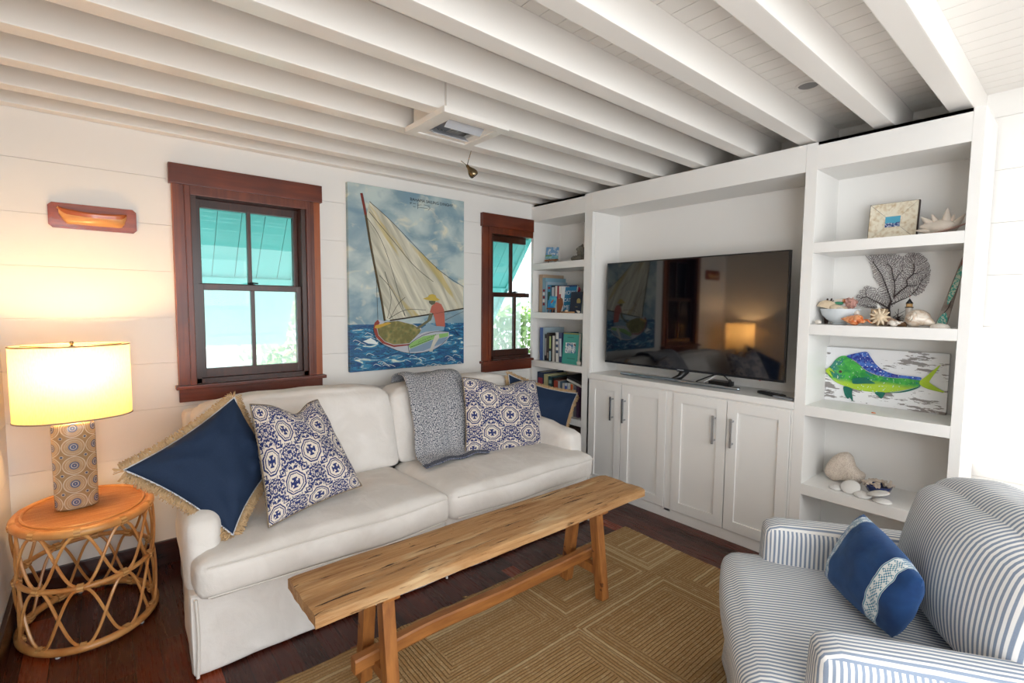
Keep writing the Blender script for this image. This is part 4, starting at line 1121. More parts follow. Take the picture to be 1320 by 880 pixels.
row(1.318, .0739, 690, 345, [
    (72, 128, 118, '#b59d85', 'tall tan hardback, tallest book on the second shelf of the narrow bookcase', dict(depth=.25)),
    (128, 182, 178, '#7fa9bd', 'tall light blue book with red and white squares on its spine', dict(depth=.24, mark=[(.60, .67, '#7a2230'), (.50, .58, '#d9d9d9'), (.40, .48, '#7a2230'), (.30, .38, '#d9d9d9'), (.2, .28, '#7a2230')])),
    (184, 212, 245, '#a5bfd0', 'pale blue book between the square-spined book and the green-labelled one', dict(depth=.235)),
    (214, 274, 300, '#3f8fb5', 'blue book with dark green spine label behind the small fish canvas', dict(mark=[(.45, .75, '#1f4a3c'), (.85, .93, '#8a3340')])),
    (282, 345, 308, '#15253f', 'thick navy book in the middle of the second shelf', dict(mark=[(.5, .93, '#b7bcc4')])),
    (348, 383, 318, '#e4dfd4', 'white book left of the thin red one on the second shelf', dict(depth=.17)),
    (385, 414, 318, '#9c2230', 'thin dark red book on the second shelf', dict(depth=.17)),
    (416, 455, 322, '#e6e2dc', 'white book with red spine marks, right of the thin red one', dict(depth=.17, mark=[(.55, .7, '#9c2230')])),
])
def slabbook(name, label, cat, pts, d, color, group=None, extra=None, parts='cover'):
    """face-out book from four corner points (bl, br, tr, tl) with thickness vector d"""
    t = thing(name, label, cat, tuple((V(pts[0])+V(pts[1]))/2), group)
    bm = B(); prism(bm, pts, V(d)*.12); prism(bm, [V(p)+V(d)*.88 for p in pts], V(d)*.12); mk('cover', bm, bmat(color), t)
    c = sum((V(p) for p in pts), V())/4
    bm = B(); prism(bm, [V(p).lerp(c, .02)+V(d)*.12 for p in pts], V(d)*.76); mk('pages', bm, PAGES, t)
    return t
def sh(X, Y, xq, o=(690, 345), sc=.0739): return ray(o[0]+X*sc, o[1]+Y*sc, 'x', xq)
def onz(p, z): p = p.copy(); p.z = z; return p
# dark blue behind, bright blue picture book, navy book with gold seal
def face(label, X0_, X1_, Yt, zs, color, xq, th, o, sc, lean=.03, marks=None, name='book'):
    a, b = ray(o[0]+X0_*sc, o[1]+Yt*sc, 'x', xq+lean), ray(o[0]+X1_*sc, o[1]+Yt*sc, 'x', xq+lean)
    zt = (a.z+b.z)/2
    pts = [V((xq, a.y, zs)), V((xq, b.y, zs)), V((xq+lean, b.y, zt)), V((xq+lean, a.y, zt))]
    t = slabbook(name, label, 'book', pts, (th, 0, 0), color, 'books on the built-in shelves')
    return t, pts
O2 = (690, 345)
face('dark blue book peeking out behind the bright blue picture book', 502, 732, 305, 1.3185, '#1f3a74', .12, .02, O2, .0739)
t, P = face('bright blue picture book with white lettering, standing cover out', 478, 725, 335, 1.3185, '#1b74a0', .075, .018, O2, .0739)
def lay(P, s, q, off=.0012): # point on the cover
    p = P[0].lerp(P[1], s).lerp(P[3].lerp(P[2], s), q); return p - V((off, 0, 0))
WHT = plain('white_print', '#dfe6ea', .6)
for i, (w_, q) in enumerate((('HOW', .70), ('CATCH', .43), ('ME', .14))):
    bm = B(); text(bm, w_, .048 if i != 1 else .040, lay(P, .13+.06*i, q), P[1]-P[0], P[3]-P[0]); mk('lettering', bm, WHT, t)
t, P = face('navy book with round gold seal standing at the right end of the second shelf', 628, 832, 420, 1.3185, '#141c33', .028, .015, O2, .0739, .018)
GOLD = plain('gold_print', '#a8955c', .4, .3)
bm = B(); c0 = lay(P, .72, .55, .0004)
prism(bm, [c0+V((0, .02*math.cos(2*PI*i/24), .024*math.sin(2*PI*i/24))) for i in range(24)], (-.001, 0, 0)); mk('seal', bm, GOLD, t)
bm = B(); text(bm, 'PASSPORT' if False else '', .01, c0, P[1]-P[0], P[3]-P[0]) if False else box(bm, .028, .0285, P[0].y-.085, P[0].y-.06, 1.365, 1.368); mk('small_print', bm, GOLD, t)
bm = B(); c0 = sh(748, 380, .14); lathe(bm, [(.001, -.022), (.015, -.016), (.022, 0), (.015, .016), (.001, .022)], (c0.x, c0.y, c0.z), 16)
box(bm, c0.x-.004, c0.x+.004, c0.y-.004, c0.y+.004, 1.3185, c0.z-.015); mk('ornament', bm, plain('ornament_red', '#a8283c', .4), label='small round red ornament behind the navy gold-sealed book', cat='ornament')
def easel_canvas(label, pts, mat, legz, wood_):
    """little canvas on a wooden easel; pts bl, br, tr, tl"""
    t = thing('mini_canvas', label, 'mini painting', (pts[0].x, (pts[0].y+pts[1].y)/2, legz))
    bm = B(); prism(bm, pts, (.008, 0, 0)); mk('canvas', bm, mat, t)
    e = thing('mini_easel', 'tiny wooden easel holding the '+label.split(' on ')[0].split(' with ')[0], 'easel', (pts[0].x+.01, (pts[0].y+pts[1].y)/2, legz))
    a, b = pts[0], pts[1]; c_ = (pts[2]+pts[3])/2
    bm = B(); box(bm, a.x-.008, a.x+.012, b.y, a.y, min(a.z, b.z)-.012, min(a.z, b.z)-.001, .001); mk('ledge', bm, wood_, e)
    for f_ in (.25, .75):
        p = a.lerp(b, f_)
        bm = B(); tube(bm, [(p.x-.006, p.y, legz), (p.x+.012, p.y, p.z), (c_.x+.014, c_.y, c_.z-.02)], .0035, 6); mk('leg', bm, wood_, e)
    bm = B(); tube(bm, [(a.x+.06, (a.y+b.y)/2, legz), (c_.x+.016, c_.y, c_.z-.02)], .0035, 6); mk('leg', bm, wood_, e)
    return t
EW = plain('easel_wood', '#8c5226', .5)
m = Mat('tiny_fish_canvas', .5); x, y, z = m.xyz(); dd = (((y+.135+0)*(y+.135)) )
m.color(m.mix(m.noise(30, 3).ramp(.4, .6), '#1f7fc0', '#59b9c9')); FC = m.m
q = [sh(210, 690, .03), sh(330, 700, .03), sh(370, 502, .045), sh(255, 490, .045)]
t = easel_canvas('small blue canvas with an orange fish in front of the second-shelf books', q, FC, 1.3185, EW)
bm = B(); c0 = (q[0]+q[1]+q[2]+q[3])/4
P = [c0+V((-.001, a, b)) for a, b in ((.014, -.008), (.006, .004), (-.010, .016), (-.022, .018), (-.012, .004), (0, -.010))]
prism(bm, P, (-.001, 0, 0)); mk('painted_fish', bm, plain('fish_orange', '#c05a2c', .5), t)
# leaf-like brown wooden piece
bm = B(); q = [sh(385, 700, .04), sh(425, 700, .04), sh(478, 640, .045), sh(470, 545, .05), sh(440, 520, .05), sh(390, 560, .05)]
q[0].z = q[1].z = 1.3185
prism(bm, q, (.008, 0, 0)); mk('wooden_ornament', bm, plain('brown_wood', '#8a4a22', .5), label='flat brown wooden ornament in front of the red and white books', cat='ornament')
SHELLW = plain('shell_white', '#ded6cb', .4, var=.08, scale=60, bump=.2, bscale=120)
SHELLC = plain('shell_cream', '#dac6a8', .4, var=.12, scale=50, bump=.2, bscale=120)
m = Mat('shell_orange', .22, coat=.4); x, y, z = m.xyz(); m.color(m.mix(m.noise(40, 3, dist=1.).ramp(.4, .6), '#c2602c', '#e4a675')); SHELLO = m.m
SHELLP = plain('shell_pink', '#c9968a', .4, var=.2, scale=70, bump=.3, bscale=90)
m = Mat('shell_brown', .3); m.color(m.mix(m.noise(60, 4).ramp(.42, .58), '#5a3a2a', '#a58a74')); SHELLB = m.m
ROCKG = plain('grey_coral', '#8a867c', .9, var=.25, scale=60, bump=.8, bscale=140)
def spiral(bm, c, L, R, d, turns=4.5, mouth=1., flat=1.):
    """gastropod shell: whorls from the apex to the wide end; d = axis from wide end to apex"""
    d = V(d).normalized(); X = d.to_track_quat('Z', 'Y').to_matrix().to_4x4(); c = V(c)
    n, k = int(turns*16), 10; rows = []
    for i in range(n+1):
        t_ = i/n; a = 2*PI*turns*t_; s = (1-t_); r0 = R*s*.55+.0004; w = R*s*.62+.0006
        row = []
        for j in range(k):
            b = 2*PI*j/k; rr_ = r0+w*math.cos(b)*.75
            p = V((rr_*math.cos(a), rr_*math.sin(a)*flat, L*(t_**.8)*.9 - L*.35 + w*math.sin(b)*1.25))
            row.append(bm.verts.new(c + X @ p))
        rows.append(row)
    for A, Bq in zip(rows, rows[1:]):
        for j in range(k):
            f = bm.faces.new((A[j], A[(j+1) % k], Bq[(j+1) % k], Bq[j])); f.smooth = True
    bm.faces.new(rows[0]); bm.faces.new(list(reversed(rows[-1])))
    return bm
def scallop(bm, c, w, l, h, rot=0., ribs=9, tilt=None, rough=0.):
    X = Matrix.Translation(c) @ Matrix.Rotation(rot, 4, 'Z')
    if tilt: X = X @ Matrix.Rotation(tilt[0], 4, tilt[1])
    n, k = 36, 8; rows = []
    for j in range(k+1):
        s = j/k; row = []
        for i in range(n):
            a = 2*PI*i/n; rr_ = s*(1+.03*math.cos(a*ribs*1.)*(s > .6))
            row.append(bm.verts.new(X @ V((w*rr_*math.cos(a), l*rr_*math.sin(a), h*math.sqrt(max(0, 1-s*s))*(1+.06*math.cos(a*ribs)*s)))))
        rows.append(row)
    for A, Bq in zip(rows, rows[1:]):
        for i in range(n):
            f = bm.faces.new((A[i], A[(i+1) % n], Bq[(i+1) % n], Bq[i])); f.smooth = True
    bm.faces.new(rows[-1]); bmesh.ops.remove_doubles(bm, verts=bm.verts, dist=1e-6); return bm
def blob(bm, c, r, amp=.3, fr=3., seed=0, sub=3, sq=(1, 1, 1)):
    t_ = B(); bmesh.ops.create_icosphere(t_, subdivisions=sub, radius=1)
    mp = {}
    for v in t_.verts:
        k = 1+amp*noise.noise(v.co*fr+V((seed, seed, 0)))+amp*.5*noise.noise(v.co*fr*2.3+V((seed, 0, 3)))
        mp[v] = bm.verts.new(V(c)+V((v.co.x*r*k*sq[0], v.co.y*r*k*sq[1], v.co.z*r*k*sq[2])))
    for f in t_.faces:
        g = bm.faces.new([mp[v] for v in f.verts]); g.smooth = True
    t_.free(); return bm
def rest(bm, z):                                         # set the lowest point of a bmesh on height z
    lo = min(v.co.z for v in bm.verts)
    for v in bm.verts: v.co.z += z-lo
    return bm
def put(name, bm, mat, z, label, cat, group=None, sm=True): rest(bm, z+.0004); return mk(name, bm, mat, None, sm, label, cat, group)
bm = spiral(B(), sh(540, 730, .02), .035, .014, (0, 1, .2)); put('seashell', bm, SHELLC, 1.318, 'small cream shell in front of the bright blue picture book', 'seashell')
bm = spiral(B(), sh(745, 745, .012), .04, .011, (0, 1, .5)); put('seashell', bm, SHELLW, 1.318, 'small white shell in front of the navy gold-sealed book', 'seashell')
bm = B(); a = sh(450, 765, .015); b = sh(680, 775, .015); tube(bm, [(a.x, a.y, 1.3245), (b.x, b.y, 1.3245)], .006, 8); mk('driftwood_stick', bm, plain('stick', '#b3875a', .7), label='thin pale stick lying along the front edge of the second shelf', cat='driftwood')
# top shelf
m = Mat('tiny_sea_canvas', .5); x, y, z = m.xyz(); U = z
sk = m.mix(m.noise(40, 3).ramp(.5, .6), '#6c9fcb', '#d9dfe2'); se = m.mix(m.noise(1, 2, m.vec(y*20, z*160, 0.)).ramp(.4, .6), '#3f8fa8', '#a5cfd0')
zr = 0.0
q = [ray(703, 333.5, 'x', .12), ray(718.5, 333.5, 'x', .12), ray(720, 318.5, 'x', .135), ray(704.5, 318.5, 'x', .135)]
hz = -1
m.color(m.mix(z.lt(.068), m.mix(z.lt(.078)*y.gt(-.0), sk, '#5f8a3c'), se))
easel_canvas('little seascape canvas on the top shelf of the narrow bookcase', q, m.m, 1.7205, EW)
bm = B(); c0 = ray(745, 329, 'x', .12)
blob(bm, (c0.x, c0.y-.02, 1.745), .032, .5, 2.5, 3, 3, (1, 1.5, .8)); blob(bm, (c0.x, c0.y-.03, 1.80), .034, .5, 3, 8, 3, (.7, 1.0, 1.2)); blob(bm, (c0.x, c0.y+.035, 1.745), .024, .5, 3, 5, 3, (1, 1.3, .9)); blob(bm, (c0.x, c0.y-.055, 1.775), .022, .5, 3, 5, 3, (.8, .8, 1.4))
put('coral_rock', bm, ROCKG, 1.7205, 'grey weathered coral rock on the top shelf of the narrow bookcase', 'coral')
# third shelf
row(.917, .0739, 690, 415, [
    (84, 138, 97, '#3f5f9c', 'tall blue book leaning at the window end of the third shelf', dict(depth=.24)),
    (140, 164, 97, '#a9bcc6', 'tall pale grey-blue book beside the leaning blue one on the third shelf', dict(depth=.23, mark=[])),
    (166, 204, 212, '#1a1c22', 'black book with white spine lettering on the third shelf', dict(mark=[(.2, .85, '#9a9a9a')])),
    (206, 240, 190, '#3b302c', 'dark brown book on the third shelf', dict(mark=[(.1, .3, '#8d7f75')])),
    (242, 282, 240, '#24282a', 'dark book with yellow-green spine label on the third shelf', dict(depth=.16, mark=[(.5, .98, '#b5c47a'), (.02, .4, '#a9c6cf')])),
    (300, 345, 240, '#d5d1c8', 'off-white book right of the green-labelled one on the third shelf', dict(depth=.16)),
    (346, 362, 200, '#20242b', 'very thin black book on the third shelf', dict(depth=.18)),
    (364, 418, 185, '#dcdad6', 'white book with small blue spine marks leaning on the third shelf', dict(lean=-2, mark=[(.3, .4, '#39496b'), (.5, .6, '#39496b'), (.7, .78, '#39496b')])),
    (422, 476, 185, '#3a4266', 'dark blue book with white spine label left of the teal book', dict(lean=-2, mark=[(.2, .8, '#ccd0da')])),
], xf0=.05)
O3 = (690, 415)
t, P = face('teal-covered book with a round picture standing cover out on the third shelf', 500, 765, 190, .9175, '#3f9c90', .035, .035, O3, .0739, .02)
bm = B(); prism(bm, [lay(P, a, b, .0008) for a, b in ((.16, .34), (.86, .36), (.84, .70), (.18, .68))], (-.0006, 0, 0)); 
m = Mat('book_picture', .5); m.color(m.mix(m.noise(30, 3, dist=1.5).ramp(.42, .58), '#2f6f96', '#dfe3e0')); m.color(m.mix(m.noise(22, 2).gt(.6), m.mix(m.noise(30, 3, dist=1.5).ramp(.42, .58), '#2f6f96', '#dfe3e0'), '#6b3a35')); mk('cover_picture', bm, m.m, t)
bm = B()
for (s0, s1, q) in ((.28, .68, .85), (.33, .85, .17)):
    prism(bm, [lay(P, s0, q, .0008), lay(P, s1, q, .0008), lay(P, s1, q+.02, .0008), lay(P, s0, q+.02, .0008)], (-.0004, 0, 0))
mk('cover_print', bm, bmat('#2c6a66'), t)
bm = B(); prism(bm, [lay(P, 0, .955, .0008), lay(P, 1, .955, .0008), lay(P, 1, 1.0, .0008), lay(P, 0, 1.0, .0008)], (-.0006, 0, 0)); mk('cover_band', bm, bmat('#8c8248'), t)
bm = blob(B(), (.03, -.53, .93), .017, .3, 3, 2, 2, (1, 1.1, 1)); bm2 = bm; put('seashell', bm, SHELLW, .917, 'white shell beside the teal book at the shelf edge', 'seashell')
# fourth shelf
row(.50, .1022, 690, 470, [
    (28, 106, 92, '#1c2d4c', 'large navy book with red spine mark at the window end of the fourth shelf', dict(depth=.24, mark=[(.68, .85, '#9c2d3f')])),
    (110, 160, 120, '#bdb98a', 'pale yellow-green book on the fourth shelf', dict(depth=.23)),
    (166, 214, 150, '#1d4a50', 'dark teal book on the fourth shelf', dict(mark=[(.8, .9, '#8aa79a')])),
    (220, 232, 168, '#3a2c26', 'dark brown book left of the orange-red one on the fourth shelf', dict(depth=.23)),
    (236, 284, 203, '#b54a35', 'orange-red book on the fourth shelf', dict(depth=.2)),
    (287, 312, 210, '#c3c9cc', 'light grey book right of the orange-red one', dict(depth=.18)),
    (314, 340, 214, '#5a6f80', 'slim blue-grey book on the fourth shelf', dict(depth=.18)),
    (343, 366, 234, '#dcd8cf', 'slim cream book on the fourth shelf', dict(depth=.17)),
    (369, 408, 236, '#cdd5de', 'white book with bright blue spine patch on the fourth shelf', dict(depth=.17, mark=[(.72, .92, '#3f5fb5')])),
    (411, 438, 236, '#d9dcdc', 'white book left of the orange-topped one', dict(depth=.17)),
    (441, 482, 240, '#c9c2a8', 'cream book with orange top on the fourth shelf', dict(depth=.16, mark=[(.72, .98, '#cf5a2b')])),
    (486, 520, 262, '#6f6a72', 'grey book near the right end of the fourth shelf', dict(depth=.16)),
    (523, 552, 275, '#4a2f4a', 'purple book at the right end of the fourth shelf', dict(depth=.16)),
])
O4 = (690, 470)
a = ray(730, 486, 'x', .06)
for k, (col, lb) in enumerate((('#d8d4cc', 'cream book lying slanted on top of the fourth-shelf books'), ('#2c2b2e', 'black book lying slanted topmost over the fourth-shelf books'))):
    t = thing('book', lb, 'book', (.15, -.49, .80), 'books on the built-in shelves')
    M = Matrix.Translation((.06, -.375, .778+.024*k)) @ Matrix.Rotation(math.radians(14), 4, 'X')
    bm = B(); box(bm, 0, .2, -.18, 0, 0, .003, xf=M); box(bm, 0, .2, -.18, 0, .019, .022, xf=M); box(bm, 0, .003, -.18, 0, 0, .022, xf=M); mk('cover', bm, bmat(col), t)
    bm = B(); box(bm, .003, .195, -.178, -.002, .003, .019, xf=M); mk('pages', bm, PAGES, t)
bm = B(); box(bm, .06, .30, -.56, -.33, .1005, .42, .01)
mk('storage_box', bm, plain('dark_box', '#3a2a20', .6), label='dark brown box on the bottom shelf behind the sofa arm', cat='box')

# ------------------------------------------------------------------ right bookcase
# framed print
t = thing('picture_frame', 'small square picture in a wide cream wooden frame on the top display shelf', 'picture frame', (.2, -2.41, 1.702))
fx = .19; M = Matrix.Translation((fx, -2.41, 1.7025)) @ Matrix.Rotation(math.radians(8), 4, 'Y')
w_, h_ = .099, .192
def fr(y_, z_, x_=0.): return M @ V((x_, y_, z_))
bm = B(); prism(bm, [fr(w_, 0, .004), fr(-w_, 0, .004), fr(-w_, h_, .004), fr(w_, h_, .004)], M.to_3x3() @ V((.016, 0, 0))); mk('backing', bm, plain('frame_dark_edge', '#3a2a22', .5), t)
m = Mat('cream_frame_wood', .5); m.color(m.mix(m.noise(50, 3).ramp(.45, .75), '#e4dcc8', '#c2aa84')); CF = m.m
iw = .030
c4 = [(w_-.004, .004), (-w_+.004, .004), (-w_+.004, h_-.004), (w_-.004, h_-.004)]; cz = h_/2
i4 = [(iw, cz-.026), (-iw, cz-.026), (-iw, cz+.026), (iw, cz+.026)]
for k in range(4):
    a, b = c4[k], c4[(k+1) % 4]; c_, d_ = i4[(k+1) % 4], i4[k]
    s = lambda p, q, e: (p[0]+(q[0]-p[0])*e, p[1]+(q[1]-p[1])*e)
    bm = B(); prism(bm, [fr(*s(a, b, .006), -.004), fr(*s(b, a, .006), -.004), fr(*s(c_, d_, .012), .001), fr(*s(d_, c_, .012), .001)], M.to_3x3() @ V((.010, 0, 0))); mk('frame_rail', bm, CF, t)
m = Mat('print_of_sea', .4); x, y, z = m.xyz(); m.color(m.mix((z+m.noise(30, 3)*.03).lt(.103), '#4fa3c0', m.mix(m.noise(60, 3, dist=2.).ramp(.5, .62), '#1c3f7c', '#c9ccd8')))
bm = B(); prism(bm, [fr(iw, cz-.026, .0), fr(-iw, cz-.026, .0), fr(-iw, cz+.026, .0), fr(iw, cz+.026, .0)], M.to_3x3() @ V((.004, 0, 0))); mk('print', bm, m.m, t)
# conch
t = thing('conch_shell', 'large pale conch with blunt spikes beside the cream picture frame', 'conch shell', (.13, -2.615, 1.702))
bm = B(); cc = V((.13, -2.612, 1.735))
blob(bm, cc, .045, .18, 2.5, 3, 3, (.8, 1.25, .80))
tube(bm, [cc+V((0, .02, .0)), cc+V((-.005, .055, .012)), cc+V((-.01, .080, .010))], [.032, .018, .004], 12)
for (dy, dz, uy, uz, L, w0) in ((.040, .018, .75, .75, .052, .017), (.022, .022, .45, 1, .045, .014), (-.012, .020, -.05, 1, .062, .020), (-.045, .010, -.6, .8, .050, .017), (.05, -.01, 1, .12, .045, .014), (-.03, .024, -.3, .9, .03, .012)):
    p0 = cc+V((-.004, dy, dz)); d = V((-.15, uy, uz)).normalized(); tube(bm, [p0-d*.01, p0+d*L*.35, p0+d*L*.75, p0+d*L], [w0*1.25, w0*.8, w0*.42, w0*.15], 8)
rest(bm, 1.7025); mk('shell_body', bm, plain('conch_cream', '#d9cdbf', .45, var=.08, scale=30, bump=.3), t, True)
bm = B(); P = [V((.075, -2.575, 1.706)), V((.068, -2.61, 1.712)), V((.066, -2.65, 1.722)), V((.070, -2.690, 1.738)), V((.09, -2.690, 1.742)), V((.10, -2.62, 1.712))]
prism(bm, catmull(P, 4, True), (.012, 0, -.004)); rest(bm, 1.7025); mk('shell_lip', bm, plain('conch_pink', '#c79a8c', .3), t, True)

# sea fan
SEG = lambda X, Y, xq=.292: ray(1060+X*.1477, 300+Y*.1477, 'x', xq)
t = thing('sea_fan', 'dark dried sea fan coral spread against the back of the second display shelf', 'sea fan', (.29, -2.41, 1.289))
FAN = plain('sea_fan_dark', '#3a2c2b', .7, var=.1); FANL = plain('sea_fan_grey', '#7b7173', .8, var=.1)
main = [([(580, 745), (582, 690), (580, 650), (605, 590)], 2.9), ([(600, 600), (590, 560), (560, 470), (530, 400), (520, 370), (480, 310), (440, 250)], 1.1),
        ([(625, 570), (632, 500), (630, 430), (612, 350), (600, 300), (565, 270)], 1.1), ([(632, 425), (660, 375), (705, 325)], .8),
        ([(625, 560), (680, 510), (740, 460), (738, 410), (795, 355), (800, 270)], 1.2), ([(795, 358), (835, 350)], .7), ([(745, 462), (790, 462), (830, 455)], .8),
        ([(600, 625), (690, 585), (750, 560), (820, 500), (880, 390)], .8), ([(570, 655), (520, 625), (450, 590), (385, 560), (335, 572)], 1.1),
        ([(385, 562), (380, 520), (385, 490)], .6), ([(560, 660), (480, 652), (370, 645)], .9)]
for L, r in main:
    P = catmull([SEG(*q) for q in L], 5); bm = B(); tube(bm, P, r*.0027, 6, taper=lambda q: 1-.45*q); mk('branch', bm, FAN, t, True)
outl = [(360, 185), (500, 178), (640, 180), (700, 205), (760, 168), (860, 175), (920, 230), (950, 320), (935, 430), (880, 520), (820, 552), (760, 545), (690, 590), (640, 620), (600, 660), (540, 672), (400, 655), (310, 640), (290, 560), (330, 500), (385, 455), (470, 480), (540, 520), (500, 470), (445, 400), (425, 300), (400, 230)]
def inside(x, y, P):
    c = False
    for i in range(len(P)):
        x1, y1 = P[i]; x2, y2 = P[i-1]
        if (y1 > y) != (y2 > y) and x < (x2-x1)*(y-y1)/(y2-y1)+x1: c = not c
    return c
rg = np.random.RandomState(4)
att = np.array([q for q in rg.uniform((280, 160), (960, 680), (16000, 2)) if inside(q[0], q[1], outl)])
nodes = []; 
for L, r in main:
    for a, b in zip(L, L[1:]):
        for s in range(4): nodes.append((a[0]+(b[0]-a[0])*s/4, a[1]+(b[1]-a[1])*s/4))
nodes = np.array(nodes, float); edges = []; step = 6.
d2 = ((att[:, None]-nodes[None])**2).sum(2); best = d2.argmin(1); bd = d2.min(1)
for it in range(90):
    act = bd < 150**2
    if not act.any(): break
    new = []
    for k in np.unique(best[act]):
        v = (att[act & (best == k)]-nodes[k]); nrm_ = np.linalg.norm(v, axis=1, keepdims=True)+1e-6
        s = (v/nrm_).sum(0); s = s/(np.linalg.norm(s)+1e-6)+rg.normal(0, .12, 2); s /= np.linalg.norm(s)
        new.append((k, nodes[k]+s*step))
    if not new: break
    base = len(nodes); nodes = np.vstack([nodes]+[n_[1][None] for n_ in new])
    for q, (k, p) in enumerate(new): edges.append((k, base+q))
    dn = ((att[:, None]-nodes[None, base:])**2).sum(2); mn = dn.min(1); am = dn.argmin(1)+base
    u = mn < bd; bd[u] = mn[u]; best[u] = am[u]
    keep = bd > 5.5**2; att, bd, best = att[keep], bd[keep], best[keep]
    if len(edges) > 9000 or len(att) == 0: break
bm = B(); P3 = [SEG(*q, .300) for q in nodes]
for a, b in edges:
    p, q = P3[a], P3[b]; d = (q-p); n_ = V((0, -d.z, d.y)).normalized()*.0011
    v = [bm.verts.new(w) for w in (p+n_, p-n_, q-n_, q+n_)]; v2 = [bm.verts.new(w.co+V((.0008, 0, 0))) for w in v]
    bm.faces.new(v); bm.faces.new(list(reversed(v2)))
    for i in range(4): bm.faces.new((v[i], v2[i], v2[(i+1) % 4], v[(i+1) % 4]))
mk('fine_branches', bm, FANL, t, kind='stuff')
bm = B(); c0 = SEG(590, 740, .292); lathe(bm, [(.012, 0), (.010, .006), (.006, .012)], (c0.x, c0.y, 1.2895), 12); mk('holdfast', bm, FAN, t)
# bowl of shells
bc = V((.125, -2.232, 1.2895))
bm = B(); lathe(bm, [(.030, 0), (.034, .003), (.030, .008), (.055, .022), (.078, .048), (.088, .076), (.0895, .080), (.084, .077), (.074, .050), (.052, .026), (.01, .014)], bc, 48, capt=True)
mk('shell_bowl', bm, plain('white_glaze', '#d7dee2', .15, coat=.5), smooth=True, label='white bowl heaped with shells at the left of the second display shelf', cat='bowl')
G = 'shells heaped in the white bowl'
zr = 1.36
def inb(name, bm, mat, label, z): rest(bm, z); mk(name, bm, mat, None, True, label, name.replace('_', ' '), G)
inb('seashell', scallop(B(), bc+V((-.03, .050, 0)), .035, .048, .040, .2, 14, (.25, 'X')), SHELLC, 'large smooth cream clam at the left of the shell bowl', zr)
inb('seashell', scallop(B(), bc+V((.02, -.015, 0)), .030, .055, .020, .1, 10), SHELLW, 'long pale shell lying across the back of the shell bowl', zr+.045)
bm = blob(B(), bc+V((-.02, -.052, 0)), .024, .5, 5, 3, 3)
for i in range(10):
    a = i*2*PI/10; d = V((-.3, math.cos(a), math.sin(a))).normalized(); p = bc+V((-.02, -.052, 0)); tube(bm, [p+d*.012, p+d*.032], [.006, .002], 5)
inb('seashell', bm, SHELLP, 'knobbly pink shell at the right of the shell bowl', zr+.008)
inb('seashell', spiral(B(), bc+V((-.045, .005, 0)), .05, .022, (.1, -1, .3)), SHELLC, 'cream spiral shell low at the front of the shell bowl', zr-.008)
inb('seashell', scallop(B(), bc+V((-.03, -.018, 0)), .024, .028, .022, .5, 9), SHELLC, 'small ribbed cream shell in the middle of the shell bowl', zr)
inb('seashell', blob(B(), bc+V((-.05, -.014, 0)), .012, .1, 2, 1, 2, (1, 1.5, .8)), SHELLW, 'tiny glossy white shell at the front of the shell bowl', zr)
GRN = plain('sea_glass_green', '#3f8f6e', .2, var=.1)
inb('sea_glass', blob(B(), bc+V((-.02, .0, 0)), .012, .4, 2, 6, 2, (1, 1.6, .7)), GRN, 'piece of green sea glass high in the shell bowl', zr+.03)
inb('sea_glass', blob(B(), bc+V((-.05, -.045, 0)), .010, .4, 2, 9, 2, (1, 1.5, .6)), GRN, 'piece of green sea glass low at the right of the shell bowl', zr-.004)
inb('seashell', spiral(B(), bc+V((.0, -.03, 0)), .05, .014, (0, -1, .1)), SHELLO, 'small orange brown shell high in the shell bowl', zr+.035)
inb('seashell', spiral(B(), bc+V((-.03, -.085, 0)), .05, .015, (-.2, -.6, -1)), SHELLW, 'white shell hanging over the right rim of the shell bowl', zr-.045)
bm = B()
for i in range(7):
    a = -.6+i*.2; p0 = V((.20, -2.148, 1.2895)); tube(bm, [p0+V((0, 0, 0)), p0+V((0, .012*a, .06)), p0+V((.0, .05*a, .125+.01*(i % 2)))], [.008, .009, .004], 6)
mk('dried_seed_pod', bm, plain('pod_brown', '#4a322a', .7, var=.2), smooth=True, label='dark brown dried pod standing behind the shell bowl', cat='dried plant')
Z2 = 1.289
def S2(X, Y, xq): return ray(1050+X*.0833, 380+Y*.0833, 'x', xq)
bm = blob(B(), S2(55, 425, .03), .013, .2, 2, 1, 2, (1, 1.2, .9)); put('seashell', bm, SHELLW, Z2, 'tiny white shell alone at the left end of the second display shelf', 'seashell')
c0 = S2(640, 400, .05)
bm = spiral(B(), c0+V((0, .018, 0)), .085, .030, (-.1, 1, .1), 4.5); spiral(bm, c0+V((0, -.02, 0)), .11, .022, (.1, -1, -.22), 2.2)
put('seashell', bm, SHELLO, Z2, 'glossy orange whelk shell in front of the shell bowl', 'seashell')
t = thing('driftwood_block', 'square driftwood block behind the spiky star shell', 'driftwood', (.15, -2.39, Z2))
m = Mat('driftwood', .8); q = m.xyz(); g = m.noise(1, 4, m.vec(q[0]*60, q[1]*90, q[2]*12), .6, 1.); m.color(m.mix(g.ramp(.35, .65), '#8a6c50', '#bda382')).bump(g, .6, .003)
bm = B(); soft(bm, (.17, -2.388, Z2+.041), (.018, .032, .040), .004, cuts=8, amp=.003, freq=40); rest(bm, Z2+.0005); mk('block', bm, m.m, t, True)
bm = B(); lathe(bm, [(.009, 0), (.009, .002)], (0, 0, 0), 12)
for v in bm.verts: v.co = V((.151-v.co.z, -2.372+v.co.x, Z2+.066+v.co.y*.6))
for v in list(bm.verts): pass
mk('inlay', bm, SHELLW, t)
bm = B(); c0 = V((.165, -2.383, Z2+.0825)); prism(bm, [c0+V((0, .012, .004)), c0+V((0, -.014, .004)), c0+V((0, -.008, 0)), c0+V((0, .008, 0))], (.008, 0, 0)); prism(bm, [c0+V((.003, .006, .005)), c0+V((.003, -.012, .005)), c0+V((.003, .006, .030))], (.003, 0, 0))
